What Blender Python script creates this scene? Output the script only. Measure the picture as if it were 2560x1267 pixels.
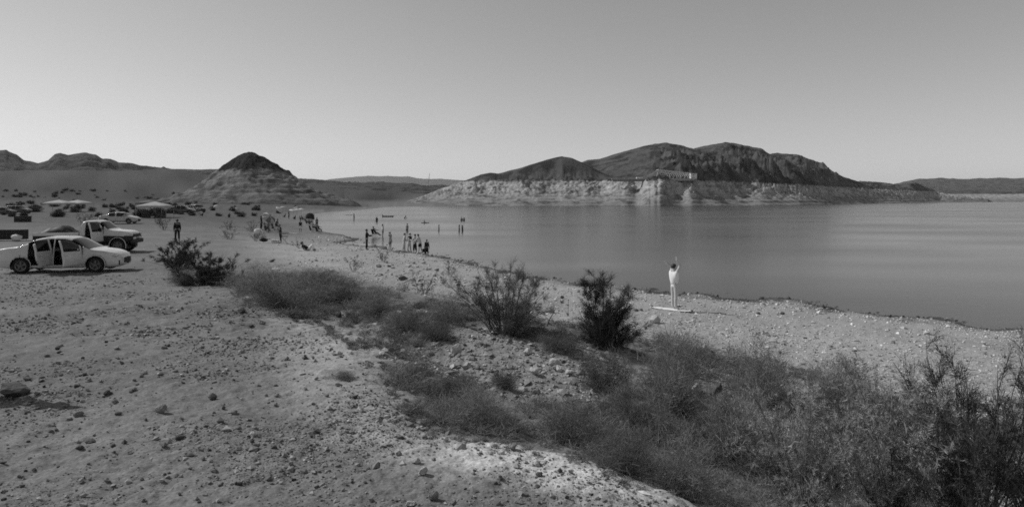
import bpy, bmesh, math, random
import numpy as np
from mathutils import Vector, Matrix

for o in list(bpy.data.objects):
    bpy.data.objects.remove(o)
SC = bpy.context.scene
COL = SC.collection
R = math.radians
rng = np.random.default_rng(7)

# ------------------------------------------------------------------ camera
CAM_Z = 4.4            # lens height above the lake
F = 1600.0             # focal length in pixels of the 2560 wide photograph
HZ = 500.0             # horizon row in the photograph
cam = bpy.data.cameras.new('camera')
cam.sensor_width = 36.0
cam.lens = F / 2560 * 36
cam.shift_y = (HZ - 633.5) / 2560
cam.clip_start = 0.1
cam.clip_end = 40000
camo = bpy.data.objects.new('camera', cam)
COL.objects.link(camo)
camo.location = (0, 0, CAM_Z)
camo.rotation_euler = (R(90), 0, 0)
SC.camera = camo

# ------------------------------------------------------------------ sky and sun (black-and-white film: all colours neutral)
SUN_EL = R(41)
SUN_TO = Vector((-0.955, 0.297, 0)).normalized()      # horizontal direction towards the sun
w = bpy.data.worlds.new('World')
SC.world = w
w.use_nodes = True
nt = w.node_tree
for n in list(nt.nodes):
    nt.nodes.remove(n)
sky = nt.nodes.new('ShaderNodeTexSky')
sky.sky_type = 'NISHITA'
sky.sun_disc = False
sky.sun_elevation = SUN_EL
sky.sun_rotation = math.atan2(SUN_TO.x, SUN_TO.y)
sky.altitude = 350
sky.air_density = 1.0
sky.dust_density = 0.15
sky.ozone_density = 1.0
sep = nt.nodes.new('ShaderNodeSeparateColor')
FILM = (0.30, 0.38, 0.32)      # response of the film to red, green, blue
acc = None
nt.links.new(sky.outputs[0], sep.inputs[0])
for i, k in enumerate(FILM):
    m = nt.nodes.new('ShaderNodeMath'); m.operation = 'MULTIPLY'; m.inputs[1].default_value = k
    nt.links.new(sep.outputs[i], m.inputs[0])
    if acc is None:
        acc = m
    else:
        a = nt.nodes.new('ShaderNodeMath'); a.operation = 'ADD'
        nt.links.new(acc.outputs[0], a.inputs[0]); nt.links.new(m.outputs[0], a.inputs[1]); acc = a
bg = nt.nodes.new('ShaderNodeBackground')
bg.inputs['Strength'].default_value = 0.112
out = nt.nodes.new('ShaderNodeOutputWorld')
nt.links.new(acc.outputs[0], bg.inputs['Color'])
nt.links.new(bg.outputs[0], out.inputs['Surface'])

sun = bpy.data.lights.new('sun', 'SUN')
sun.energy = 3.4
sun.angle = R(0.53)
sun.color = (1, 1, 1)
suno = bpy.data.objects.new('sun', sun)
COL.objects.link(suno)
sd = Vector((SUN_TO.x * math.cos(SUN_EL), SUN_TO.y * math.cos(SUN_EL), math.sin(SUN_EL)))
suno.rotation_euler = (-sd).to_track_quat('-Z', 'Y').to_euler()
suno.location = (-60, 20, 60)

vs = SC.view_settings
SC.display_settings.display_device = 'sRGB'
vs.view_transform = 'Standard'
vs.look = 'None'
vs.exposure = -0.2
vs.gamma = 1.0
vs.use_curve_mapping = False
cy = SC.cycles
cy.use_denoising = False
cy.max_bounces = 5
cy.diffuse_bounces = 2
cy.glossy_bounces = 2
cy.transmission_bounces = 3
cy.volume_bounces = 1
cy.transparent_max_bounces = 6
cy.filter_width = 1.7
cy.sample_clamp_indirect = 4.0

# ------------------------------------------------------------------ helpers: noise
def _hash(ix, iy, seed):
    h = (ix.astype(np.int64) * 374761393 + iy.astype(np.int64) * 668265263 + seed * 974634777) & 0xffffffff
    h = ((h ^ (h >> 13)) * 1274126177) & 0xffffffff
    h = ((h ^ (h >> 16)) * 2246822519) & 0xffffffff
    return (h ^ (h >> 15)) & 0xffffffff

def perlin(x, y, seed=0):
    x = np.asarray(x, float); y = np.asarray(y, float)
    ix = np.floor(x); iy = np.floor(y)
    fx = x - ix; fy = y - iy
    u = fx * fx * fx * (fx * (fx * 6 - 15) + 10)
    v = fy * fy * fy * (fy * (fy * 6 - 15) + 10)
    def g(dx, dy):
        a = _hash(ix + dx, iy + dy, seed) * (2 * np.pi / 4294967296.0)
        return np.cos(a) * (fx - dx) + np.sin(a) * (fy - dy)
    a = g(0, 0); b = g(1, 0); c = g(0, 1); d = g(1, 1)
    return ((a + u * (b - a)) * (1 - v) + (c + u * (d - c)) * v) * 1.5

def fbm(x, y, octv=4, seed=0, gain=0.5, lac=2.03):
    s = 0.0; a = 1.0
    for k in range(octv):
        s = s + a * perlin(x, y, seed + k * 17)
        x = x * lac + 13.7; y = y * lac - 5.1; a *= gain
    return s

def ridged(x, y, octv=4, seed=0, gain=0.5, lac=2.1):
    s = 0.0; a = 1.0
    for k in range(octv):
        s = s + a * (1 - 2 * np.abs(perlin(x, y, seed + k * 31)))
        x = x * lac + 3.3; y = y * lac + 7.9; a *= gain
    return s

def sstep(a, b, x):
    t = np.clip((np.asarray(x, float) - a) / (b - a), 0, 1)
    return t * t * (3 - 2 * t)

# ------------------------------------------------------------------ helpers: objects
def mesh_np(name, verts, faces, mats=(), smooth=False, attrs=None):
    """mesh from an (n,3) array and a list of face index arrays (each (m,k), k = 3 or 4)"""
    me = bpy.data.meshes.new(name)
    verts = np.asarray(verts, np.float32)
    if not isinstance(faces, (list, tuple)):
        faces = [faces]
    faces = [np.asarray(f, np.int32) for f in faces if len(f)]
    me.vertices.add(len(verts))
    me.vertices.foreach_set('co', verts.ravel())
    nl = sum(f.size for f in faces); npoly = sum(len(f) for f in faces)
    me.loops.add(nl)
    me.polygons.add(npoly)
    me.loops.foreach_set('vertex_index', np.concatenate([f.ravel() for f in faces]))
    tot = np.concatenate([np.full(len(f), f.shape[1], np.int32) for f in faces])
    st = np.concatenate([[0], np.cumsum(tot)[:-1]]).astype(np.int32)
    me.polygons.foreach_set('loop_start', st)
    me.update(calc_edges=True)
    me.polygons.foreach_set('use_smooth', np.full(npoly, smooth, bool))
    for m in mats:
        me.materials.append(m)
    if attrs:
        for k, v in attrs.items():
            at = me.attributes.new(k, 'FLOAT', 'POINT')
            at.data.foreach_set('value', np.asarray(v, np.float32))
    me.validate(verbose=False)
    return me

def add(name, me, parent=None, loc=None, rotz=None):
    o = bpy.data.objects.new(name, me)
    COL.objects.link(o)
    if parent is not None:
        o.parent = parent
    if loc is not None:
        o.location = loc
    if rotz is not None:
        o.rotation_euler = (0, 0, rotz)
    return o

def tag(o, label=None, cat=None, group=None, kind=None):
    if label: o['label'] = label
    if cat: o['category'] = cat
    if group: o['group'] = group
    if kind: o['kind'] = kind
    return o

def thing(name, label, cat, loc=(0, 0, 0), rotz=0.0, group=None):
    return tag(add(name, None, None, loc, rotz), label, cat, group)

def copy_tree(o, parent=None):
    c = o.copy()
    COL.objects.link(c)
    if parent is not None:
        c.parent = parent
    for ch in list(o.children):
        copy_tree(ch, c)
    return c

# ------------------------------------------------------------------ helpers: materials
_M = {}
def mat(name, alb, rough=0.85, spec=0.3, metal=0.0, var=0.0, scale=8.0, bump=0.0, bscale=30.0, coat=0.0):
    if name in _M:
        return _M[name]
    m = bpy.data.materials.new(name)
    m.use_nodes = True
    t = m.node_tree
    b = t.nodes['Principled BSDF']
    b.inputs['Base Color'].default_value = (alb, alb, alb, 1)
    b.inputs['Roughness'].default_value = rough
    b.inputs['Specular IOR Level'].default_value = spec
    b.inputs['Metallic'].default_value = metal
    b.inputs['Coat Weight'].default_value = coat
    tc = t.nodes.new('ShaderNodeTexCoord')
    if var > 0:
        nz = t.nodes.new('ShaderNodeTexNoise'); nz.inputs['Scale'].default_value = scale; nz.inputs['Detail'].default_value = 5
        mr = t.nodes.new('ShaderNodeMapRange')
        mr.inputs[1].default_value = 0.25; mr.inputs[2].default_value = 0.75
        mr.inputs[3].default_value = alb * (1 - var); mr.inputs[4].default_value = alb * (1 + var)
        t.links.new(tc.outputs['Object'], nz.inputs['Vector'])
        t.links.new(nz.outputs['Fac'], mr.inputs[0])
        t.links.new(mr.outputs[0], b.inputs['Base Color'])
    if bump > 0:
        nb = t.nodes.new('ShaderNodeTexNoise'); nb.inputs['Scale'].default_value = bscale; nb.inputs['Detail'].default_value = 4
        bp = t.nodes.new('ShaderNodeBump'); bp.inputs['Strength'].default_value = 0.7; bp.inputs['Distance'].default_value = bump
        t.links.new(tc.outputs['Object'], nb.inputs['Vector'])
        t.links.new(nb.outputs['Fac'], bp.inputs['Height'])
        t.links.new(bp.outputs[0], b.inputs['Normal'])
    _M[name] = m
    return m

def mat_attr(name, attr='albedo', fine=0.25, scale=20.0, bump=0.0, bscale=60.0, rough=0.95, island=0.0, spec=0.15, trans=0.0):
    """albedo from a vertex attribute times fine noise"""
    if name in _M:
        return _M[name]
    m = bpy.data.materials.new(name)
    m.use_nodes = True
    t = m.node_tree
    b = t.nodes['Principled BSDF']
    b.inputs['Roughness'].default_value = rough
    b.inputs['Specular IOR Level'].default_value = spec
    at = t.nodes.new('ShaderNodeAttribute'); at.attribute_name = attr
    tc = t.nodes.new('ShaderNodeTexCoord')
    fac = at.outputs['Fac']
    if fine > 0:
        nz = t.nodes.new('ShaderNodeTexNoise'); nz.inputs['Scale'].default_value = scale; nz.inputs['Detail'].default_value = 6; nz.inputs['Roughness'].default_value = 0.65
        mr = t.nodes.new('ShaderNodeMapRange')
        mr.inputs[1].default_value = 0.25; mr.inputs[2].default_value = 0.75
        mr.inputs[3].default_value = 1 - fine; mr.inputs[4].default_value = 1 + fine
        mu = t.nodes.new('ShaderNodeMath'); mu.operation = 'MULTIPLY'
        t.links.new(tc.outputs['Object'], nz.inputs['Vector'])
        t.links.new(nz.outputs['Fac'], mr.inputs[0])
        t.links.new(mr.outputs[0], mu.inputs[0]); t.links.new(fac, mu.inputs[1])
        fac = mu.outputs[0]
    t.links.new(fac, b.inputs['Base Color'])
    if bump > 0:
        nb = t.nodes.new('ShaderNodeTexNoise'); nb.inputs['Scale'].default_value = bscale; nb.inputs['Detail'].default_value = 6
        bp = t.nodes.new('ShaderNodeBump'); bp.inputs['Strength'].default_value = 0.8; bp.inputs['Distance'].default_value = bump
        t.links.new(tc.outputs['Object'], nb.inputs['Vector'])
        t.links.new(nb.outputs['Fac'], bp.inputs['Height'])
        t.links.new(bp.outputs[0], b.inputs['Normal'])
    if trans > 0:
        tr = t.nodes.new('ShaderNodeBsdfTranslucent')
        t.links.new(fac, tr.inputs['Color'])
        mx = t.nodes.new('ShaderNodeMixShader'); mx.inputs[0].default_value = trans
        ou = t.nodes['Material Output']
        t.links.new(b.outputs[0], mx.inputs[1]); t.links.new(tr.outputs[0], mx.inputs[2])
        t.links.new(mx.outputs[0], ou.inputs['Surface'])
    _M[name] = m
    return m

def W(px, py, D):
    """world point seen at photograph pixel (px, py) at distance D in front of the lens plane"""
    return ((px - 1280) / F * D, D, CAM_Z - (py - HZ) / F * D)
# ------------------------------------------------------------------ terrain height: control points -> smooth interpolation
SHORE = [(2555, 825), (2300, 793), (2000, 752), (1700, 730), (1500, 712), (1300, 685), (1200, 662), (1100, 640), (1000, 627), (920, 612),
         (850, 606)]
CP = []
for px, py in SHORE:
    D = F * CAM_Z / (py - HZ)
    CP.append(((px - 1280) / F * D, D, 0.0))
# spit, cove and the long shore on the left
CP += [W(890, 598, 71.8), W(870, 592, 76.5), W(800, 578, 90), W(785, 560, 117), W(778, 545, 156), W(800, 531, 227), W(880, 526, 270), W(960, 518, 391),
       W(1040, 515.6, 452)]
CP += [(22, 17, .1), (27, 12, .1), (20, 12, .45), (14, 8, .8), (30, 20, -.3), (24, 27, -.5), (18, 33, -.6), (12, 37, -.5), (8, 42, -.6), (3, 50, -.6), (-5, 62, -.35),
       (-9.5, 66, -.3), (-15, 72, -.18), (-14, 85, -.35), (-20, 100, -.4), (-30, 130, -.5), (-45, 170, -.5), (-50, 240, -.6), (-50, 330, -.8), (0, 120, -1.6), (40, 60, -1.5),
       (60, 20, -1), (100, 100, -3), (0, 300, -4), (200, 300, -4), (500, 600, -4), (100, 430, -3), (0, 440, -2), (-40, 420, -1), (900, 900, -4), (150, 0, -2), (60, -40, 1.0), (1500, 1800, -4), (3000, 3500, -4),
       (5000, 0, 3), (0, 9000, 10), (-9000, 0, 60), (0, -9000, 40), (6000, 8000, 5), (-6000, 8000, 60)]
# spit body and the flat behind it
CP += [W(840, 597, 69), W(800, 592, 72), (-22.4, 71, .25)]
# foreground bench under the camera (bare dirt)
CP += [(0, 0, 2.75), (-3, 0, 2.75), (3, -2, 2.8), (0, -6, 3.0), (-8, -4, 2.9), (-20, -10, 2.8), (-60, -60, 6), (40, -40, 4), (2.5, 1.5, 2.45), (5, 0, 2.3), (9, 0, 1.9)]
def bench(D):
    return float(np.interp(D, [0, 4.2, 7, 10, 15, 20, 28, 38, 60, 85, 110, 150, 200, 250], [2.75, 2.39, 2.2, 2.05, 1.8, 1.55, 1.27, 1.25, 1.22, 1.25, 1.3, 1.45, 2.1, 3.2]))
for D, pxs in [(3, (-200, 400, 900, 1280)), (4.3, (-100, 300, 700, 1100, 1450)), (5.4, (0, 500, 900, 1200)), (7, (-100, 300, 650, 900)), (10, (-200, 200, 550, 800)),
               (15, (-300, 0, 300, 600)), (20, (-300, 50, 300, 500)), (28, (-300, 0, 200, 400)), (38, (-300, 50, 300, 480)), (60, (-300, 0, 250)), (85, (-200, 100, 350)),
               (110, (-200, 100, 350, 480)), (150, (-200, 100, 350, 520)), (200, (-200, 100, 350, 500)), (250, (-300, -50, 200))]:
    for px in pxs:
        CP.append(((px - 1280) / F * D, D, bench(D)))
# rim of the bench
RIM = [(-9.2, 20.5, 1.52), (-6.2, 17, 1.66), (-3.4, 11.9, 1.93), (-2.35, 9.9, 2.02), (-1.5, 8.1, 2.09), (-.94, 6.35, 2.2), (-.29, 5.75, 2.25), (.4, 5.3, 2.28), (.84, 4.8, 2.31), (1.15, 4.4, 2.32), (1.7, 3.4, 2.36)]
CP += RIM
# gully beyond the rim
CP += [(.6, 7.3, 1.62), (1.3, 6.6, 1.62), (2.0, 6.0, 1.55), (2.6, 4.8, 1.7), (3.2, 3.2, 1.8), (4, 2, 1.8), (-.25, 8.4, 1.64), (-.95, 10.0, 1.66), (-1.9, 12, 1.62), (-3.6, 14.8, 1.42), (-5.6, 18.2, 1.3)]
# stony mound on the far side of the gully
CP += [(.17, 13.2, 1.78), (-1.2, 14.9, 1.7), (1.44, 13.4, 1.6), (2.6, 12.8, 1.36), (-3.0, 17.2, 1.52), (-5.6, 21, 1.42), (-9.4, 26, 1.28), (-11.9, 28, 1.25), (.4, 11, 1.66), (1.6, 10.6, 1.48), (-.9, 12.4, 1.66), (1.0, 9.2, 1.54), (2.2, 8.8, 1.34)]
# beach
CP += [(.6, 18.5, .98), (1.7, 19.6, .85), (3.4, 16.5, .9), (5.83, 23, .43), W(1900, 860, 16.4), W(2200, 900, 14.8), W(2450, 900, 15.6), W(2300, 1000, 11.2), W(2100, 1100, 9.2), W(2000, 1200, 7.8),
       W(2500, 1200, 7.8), W(2560, 1267, 7.0), W(1900, 1000, 10.9), W(1700, 950, 11.4), W(1000, 680, 32.9), W(900, 660, 36), W(800, 640, 41), W(700, 640, 38.9), W(1200, 720, 26.9),
       W(1100, 760, 20.3), W(600, 620, 44), W(500, 600, 51), W(700, 600, 59), W(750, 580, 80), W(650, 560, 96), W(700, 545, 142), W(550, 545, 117), W(1500, 760, 23.5), W(850, 632, 44)]
# far flats and the rising desert slope on the left
CP += [W(400, 515, 288), (-120, 300, 2.6), W(850, 515, 330), W(300, 500, 330), W(0, 500, 270), W(300, 478, 420), W(480, 480, 430), W(0, 470, 400), W(-400, 470, 380), W(900, 500, 600), W(1000, 484, 900),
       W(1000, 505, 520), W(850, 490, 700), (-60, 500, 3), W(200, 440, 620), W(450, 440, 640), W(0, 440, 600), W(-500, 430, 600), W(700, 465, 900), W(0, 425, 1000), W(450, 425, 1000), W(-600, 420, 1000), W(800, 460, 1300), W(1050, 470, 1300)]
CP = np.array(CP, float)

def warp(x, y):
    r = np.hypot(x, y) + 1e-9
    s = np.log1p(r / 3.0) / r
    return x * s, y * s
_cx, _cy = warp(CP[:, 0], CP[:, 1])
_n = len(CP)
_c2 = 0.035 ** 2
_A = np.sqrt((_cx[:, None] - _cx[None]) ** 2 + (_cy[:, None] - _cy[None]) ** 2 + _c2)
_A -= np.eye(_n) * 0.004
_P = np.stack([np.ones(_n), _cx, _cy], 1)
# heights are fitted as asinh(z/2): tames the far hills so they do not ripple into the beach
_rhs = np.concatenate([np.arcsinh(CP[:, 2] / 2.0), np.zeros(3)])
_sol = np.linalg.solve(np.block([[_A, _P], [_P.T, np.zeros((3, 3))]]), _rhs)

def ground_smooth(x, y):
    x = np.asarray(x, float); y = np.asarray(y, float)
    sh = x.shape
    wx, wy = warp(x.ravel(), y.ravel())
    z = np.empty(wx.size)
    for i in range(0, wx.size, 40000):
        a = wx[i:i + 40000, None] - _cx[None]; b = wy[i:i + 40000, None] - _cy[None]
        z[i:i + 40000] = np.sqrt(a * a + b * b + _c2) @ _sol[:_n]
    z += _sol[_n] + _sol[_n + 1] * wx + _sol[_n + 2] * wy
    return (np.sinh(z) * 2.0).reshape(sh)

def ground(x, y):
    x = np.asarray(x, float); y = np.asarray(y, float)
    z = ground_smooth(x, y)
    r = np.hypot(x, y)
    near = 1 - sstep(30, 70, r)
    land = sstep(0.0, 0.5, z)
    z = z + land * near * (0.035 * fbm(x * .9, y * .9, 4, 3) + 0.020 * fbm(x * 4, y * 4, 4, 9, gain=.6))
    z = z + sstep(.9, 1.3, z) * (1 - sstep(1.95, 2.1, z)) * (1 - sstep(17, 24, r)) * 0.05 * ridged(x * 1.1, y * 1.1, 4, 21)
    z = z + (1 - near) * land * (0.12 * fbm(x * .08, y * .08, 4, 5) * np.clip(r / 100, 0, 1.5))
    # low benches left by older lake levels on the far slope
    far = sstep(180, 300, r) * sstep(2, 4, z) * (1 - sstep(1500, 2500, r))
    z = z + far * (0.6 * np.sin(z * 1.6 + fbm(x * .01, y * .01, 2, 40)) + 1.2 * fbm(x * .02, y * .02, 4, 41))
    # shore: small scallops
    z = z + (1 - sstep(0.0, .45, np.abs(z))) * (1 - sstep(60, 200, r)) * 0.07 * fbm(x * .45, y * .45, 4, 33)
    return z

# polar sheet: fine in front of the camera, coarse elsewhere, reaching the horizon
th_f = np.linspace(R(-43), R(43), 620)
th_b = np.linspace(R(43), R(317), 70)[1:-1]
TH = np.concatenate([th_f, th_b])
pyr = np.concatenate([np.linspace(2800, 1620, 26)[:-1], np.linspace(1620, 1000, 230)[:-1], np.linspace(1000, 504, 235)])
RR = np.concatenate([[.0, .4, .8, 1.2, 1.6], 2.6 * F / (pyr - HZ) * 1.0])
RR = np.concatenate([RR, np.geomspace(RR[-1] * 1.1, 14000, 26)])
gx = np.sin(TH)[:, None] * RR[None]
gy = np.cos(TH)[:, None] * RR[None]
gz = ground(gx, gy)
nT, nR = gx.shape
idx = np.arange(nT * nR).reshape(nT, nR)
nx = np.roll(idx, -1, 0)
gf = np.stack([idx[:, :-1], idx[:, 1:], nx[:, 1:], nx[:, :-1]], -1).reshape(-1, 4)

def ground_albedo(x, y, z):
    r = np.hypot(x, y)
    a = 0.215 + 0.035 * fbm(x * .25, y * .25, 4, 50) + 0.02 * fbm(x * 1.3, y * 1.3, 3, 51)       # bench dirt
    beach = (1 - sstep(.9, 1.25, z)) * (1 - sstep(45, 120, r)) * sstep(.0, .2, z)
    beach = beach * sstep(-30, -14, x)
    a = a + beach * (0.20 + 0.04 * fbm(x * .2, y * .2, 3, 52))
    # pale dusty patch at the rim
    d = np.hypot((x - .55) / 1.5, (y - 5.0 + .35 * (x - .5)) / .62) + .35 * fbm(x * 1.6, y * 1.6, 3, 53)
    a = a + .42 * (1 - sstep(.35, 1.2, d))
    d = np.hypot((x + 2.6) / .8, (y - 10.4) / 2.4) + .3 * fbm(x * 1.2, y * 1.2, 3, 56)
    a = a + .08 * (1 - sstep(.4, 1.1, d))
    # pale worn strip along the inside of the rim
    tr = [(-5.2, 16.5), (-3.7, 12.5), (-2.75, 9.6), (-1.95, 7.4), (-.9, 5.5), (.3, 4.7), (1.2, 3.9)]
    dm = np.full(np.shape(x), 1e9)
    for (ax, ay), (bx2, by2) in zip(tr[:-1], tr[1:]):
        vx, vy = bx2 - ax, by2 - ay
        tq = np.clip(((x - ax) * vx + (y - ay) * vy) / (vx * vx + vy * vy), 0, 1)
        dm = np.minimum(dm, np.hypot(x - ax - tq * vx, y - ay - tq * vy))
    a = a + .15 * (1 - sstep(.1, 1.05, dm / np.clip(r / 8, .6, 1.6) + .35 * fbm(x * 1.1, y * 1.1, 3, 58)))
    # mound
    d = np.hypot((x - .5) / 2.2, (y - 11.4) / 2.6) + .3 * fbm(x * .9, y * .9, 3, 54)
    a = a + .07 * (1 - sstep(.5, 1.1, d))
    # wet strip at the water
    wet = (1 - sstep(.0, .11, z + .07 * fbm(x * .6, y * .6, 4, 55))) * (1 - sstep(150, 300, r))
    a = a * (1 - .62 * wet)
    # far flat with scattered scrub, then the dark slope
    fl = sstep(55, 130, r) * sstep(.2, .8, z)
    a = a * (1 - .44 * fl)
    dk = sstep(150, 330, r) * sstep(1.5, 4.5, z)
    tone = .064 + .03 * fbm(x * .012, y * .05, 4, 57) + .02 * np.sin(z * 2.2 + fbm(x * .01, y * .01, 2, 40)) * (1 - sstep(9, 16, z))
    a = a * (1 - dk) + dk * tone
    mid = sstep(-140, -90, x) * sstep(350, 500, r)
    a = a + mid * sstep(0, 2, z) * .07
    return np.clip(a, .03, .6)

ga = ground_albedo(gx, gy, gz)
def ground_material():
    m = mat_attr('desert_ground', fine=.30, scale=9.0, bump=.02, bscale=24.0)
    t = m.node_tree
    # second, finer layer of grit
    b = t.nodes['Principled BSDF']
    src = b.inputs['Base Color'].links[0].from_socket
    tc = [n for n in t.nodes if n.type == 'TEX_COORD'][0]
    vo = t.nodes.new('ShaderNodeTexVoronoi'); vo.inputs['Scale'].default_value = 34
    mr = t.nodes.new('ShaderNodeMapRange'); mr.inputs[1].default_value = .0; mr.inputs[2].default_value = .55; mr.inputs[3].default_value = 1.14; mr.inputs[4].default_value = .78
    mu = t.nodes.new('ShaderNodeMath'); mu.operation = 'MULTIPLY'
    t.links.new(tc.outputs['Object'], vo.inputs['Vector'])
    t.links.new(vo.outputs['Distance'], mr.inputs[0]); t.links.new(mr.outputs[0], mu.inputs[0]); t.links.new(src, mu.inputs[1])
    t.links.new(mu.outputs[0], b.inputs['Base Color'])
    return m
M_GROUND = ground_material()
gme = mesh_np('ground', np.stack([gx, gy, gz], -1).reshape(-1, 3), gf, [M_GROUND], True, {'albedo': ga.ravel()})
tag(add('ground', gme), kind='structure')

# fast lookups on the sheet in front of the camera
fx, fy, fz = gx[:620], gy[:620], gz[:620]
fpx = 1280 + F * fx / np.maximum(fy, 1e-3)
fpy = HZ + F * (CAM_Z - fz) / np.maximum(fy, 1e-3)
def pix(px, py):
    """world point of the ground seen at a pixel of the photograph"""
    th = math.atan((px - 1280) / F)
    k = (th - th_f[0]) / (th_f[1] - th_f[0])
    k = min(max(k, 0), 618.999); i = int(k); f = k - i
    col = fpy[i] * (1 - f) + fpy[i + 1] * f
    yy = fy[i] * (1 - f) + fy[i + 1] * f
    for j in range(6, len(RR) - 1):
        if col[j] >= py > col[j + 1]:
            g = (col[j] - py) / (col[j] - col[j + 1])
            D = yy[j] * (1 - g) + yy[j + 1] * g
            X = (px - 1280) / F * D
            return X, D, float(ground(X, D))
    D = 300.0
    X = (px - 1280) / F * D
    return X, D, float(ground(X, D))
def at(px, D):
    X = (px - 1280) / F * D
    return X, D, float(ground(X, D))

# ------------------------------------------------------------------ lake
def water_material():
    m = bpy.data.materials.new('lake_water')
    m.use_nodes = True
    t = m.node_tree
    b = t.nodes['Principled BSDF']
    b.inputs['Base Color'].default_value = (.035, .035, .035, 1)
    b.inputs['Roughness'].default_value = 0.16
    b.inputs['IOR'].default_value = 1.33
    b.inputs['Specular IOR Level'].default_value = 0.5
    tc = t.nodes.new('ShaderNodeTexCoord')
    mp = t.nodes.new('ShaderNodeMapping'); mp.inputs['Scale'].default_value = (.35, 1.0, 1.0)
    n1 = t.nodes.new('ShaderNodeTexNoise'); n1.inputs['Scale'].default_value = 1.6; n1.inputs['Detail'].default_value = 4
    n2 = t.nodes.new('ShaderNodeTexNoise'); n2.inputs['Scale'].default_value = .05; n2.inputs['Detail'].default_value = 3
    mp2 = t.nodes.new('ShaderNodeMapping'); mp2.inputs['Scale'].default_value = (.35, 1.0, 1.0)
    bp = t.nodes.new('ShaderNodeBump'); bp.inputs['Distance'].default_value = .02; bp.inputs['Strength'].default_value = .2
    t.links.new(tc.outputs['Object'], mp.inputs[0]); t.links.new(mp.outputs[0], n1.inputs['Vector'])
    t.links.new(tc.outputs['Object'], mp2.inputs[0]); t.links.new(mp2.outputs[0], n2.inputs['Vector'])
    mr = t.nodes.new('ShaderNodeMapRange'); mr.inputs[1].default_value = .35; mr.inputs[2].default_value = .65; mr.inputs[3].default_value = .15; mr.inputs[4].default_value = .24
    t.links.new(n2.outputs['Fac'], mr.inputs[0]); t.links.new(mr.outputs[0], b.inputs['Roughness'])
    t.links.new(n1.outputs['Fac'], bp.inputs['Height']); t.links.new(bp.outputs[0], b.inputs['Normal'])
    return m
wv = [(-220, 8, 0), (60, 8, 0), (900, 8, 0), (5200, 200, 0), (5200, 5200, 0), (-220, 5200, 0), (60, 5200, 0), (900, 5200, 0), (-220, 400, 0), (60, 400, 0), (900, 400, 0), (5200, 400, 0)]
wf = [(0, 1, 9, 8), (1, 2, 10, 9), (2, 3, 11, 10), (8, 9, 6, 5), (9, 10, 7, 6), (10, 11, 4, 7)]
lake = add('lake', mesh_np('lake', wv, np.array(wf), [water_material()], True))
tag(lake, kind='structure')
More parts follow.
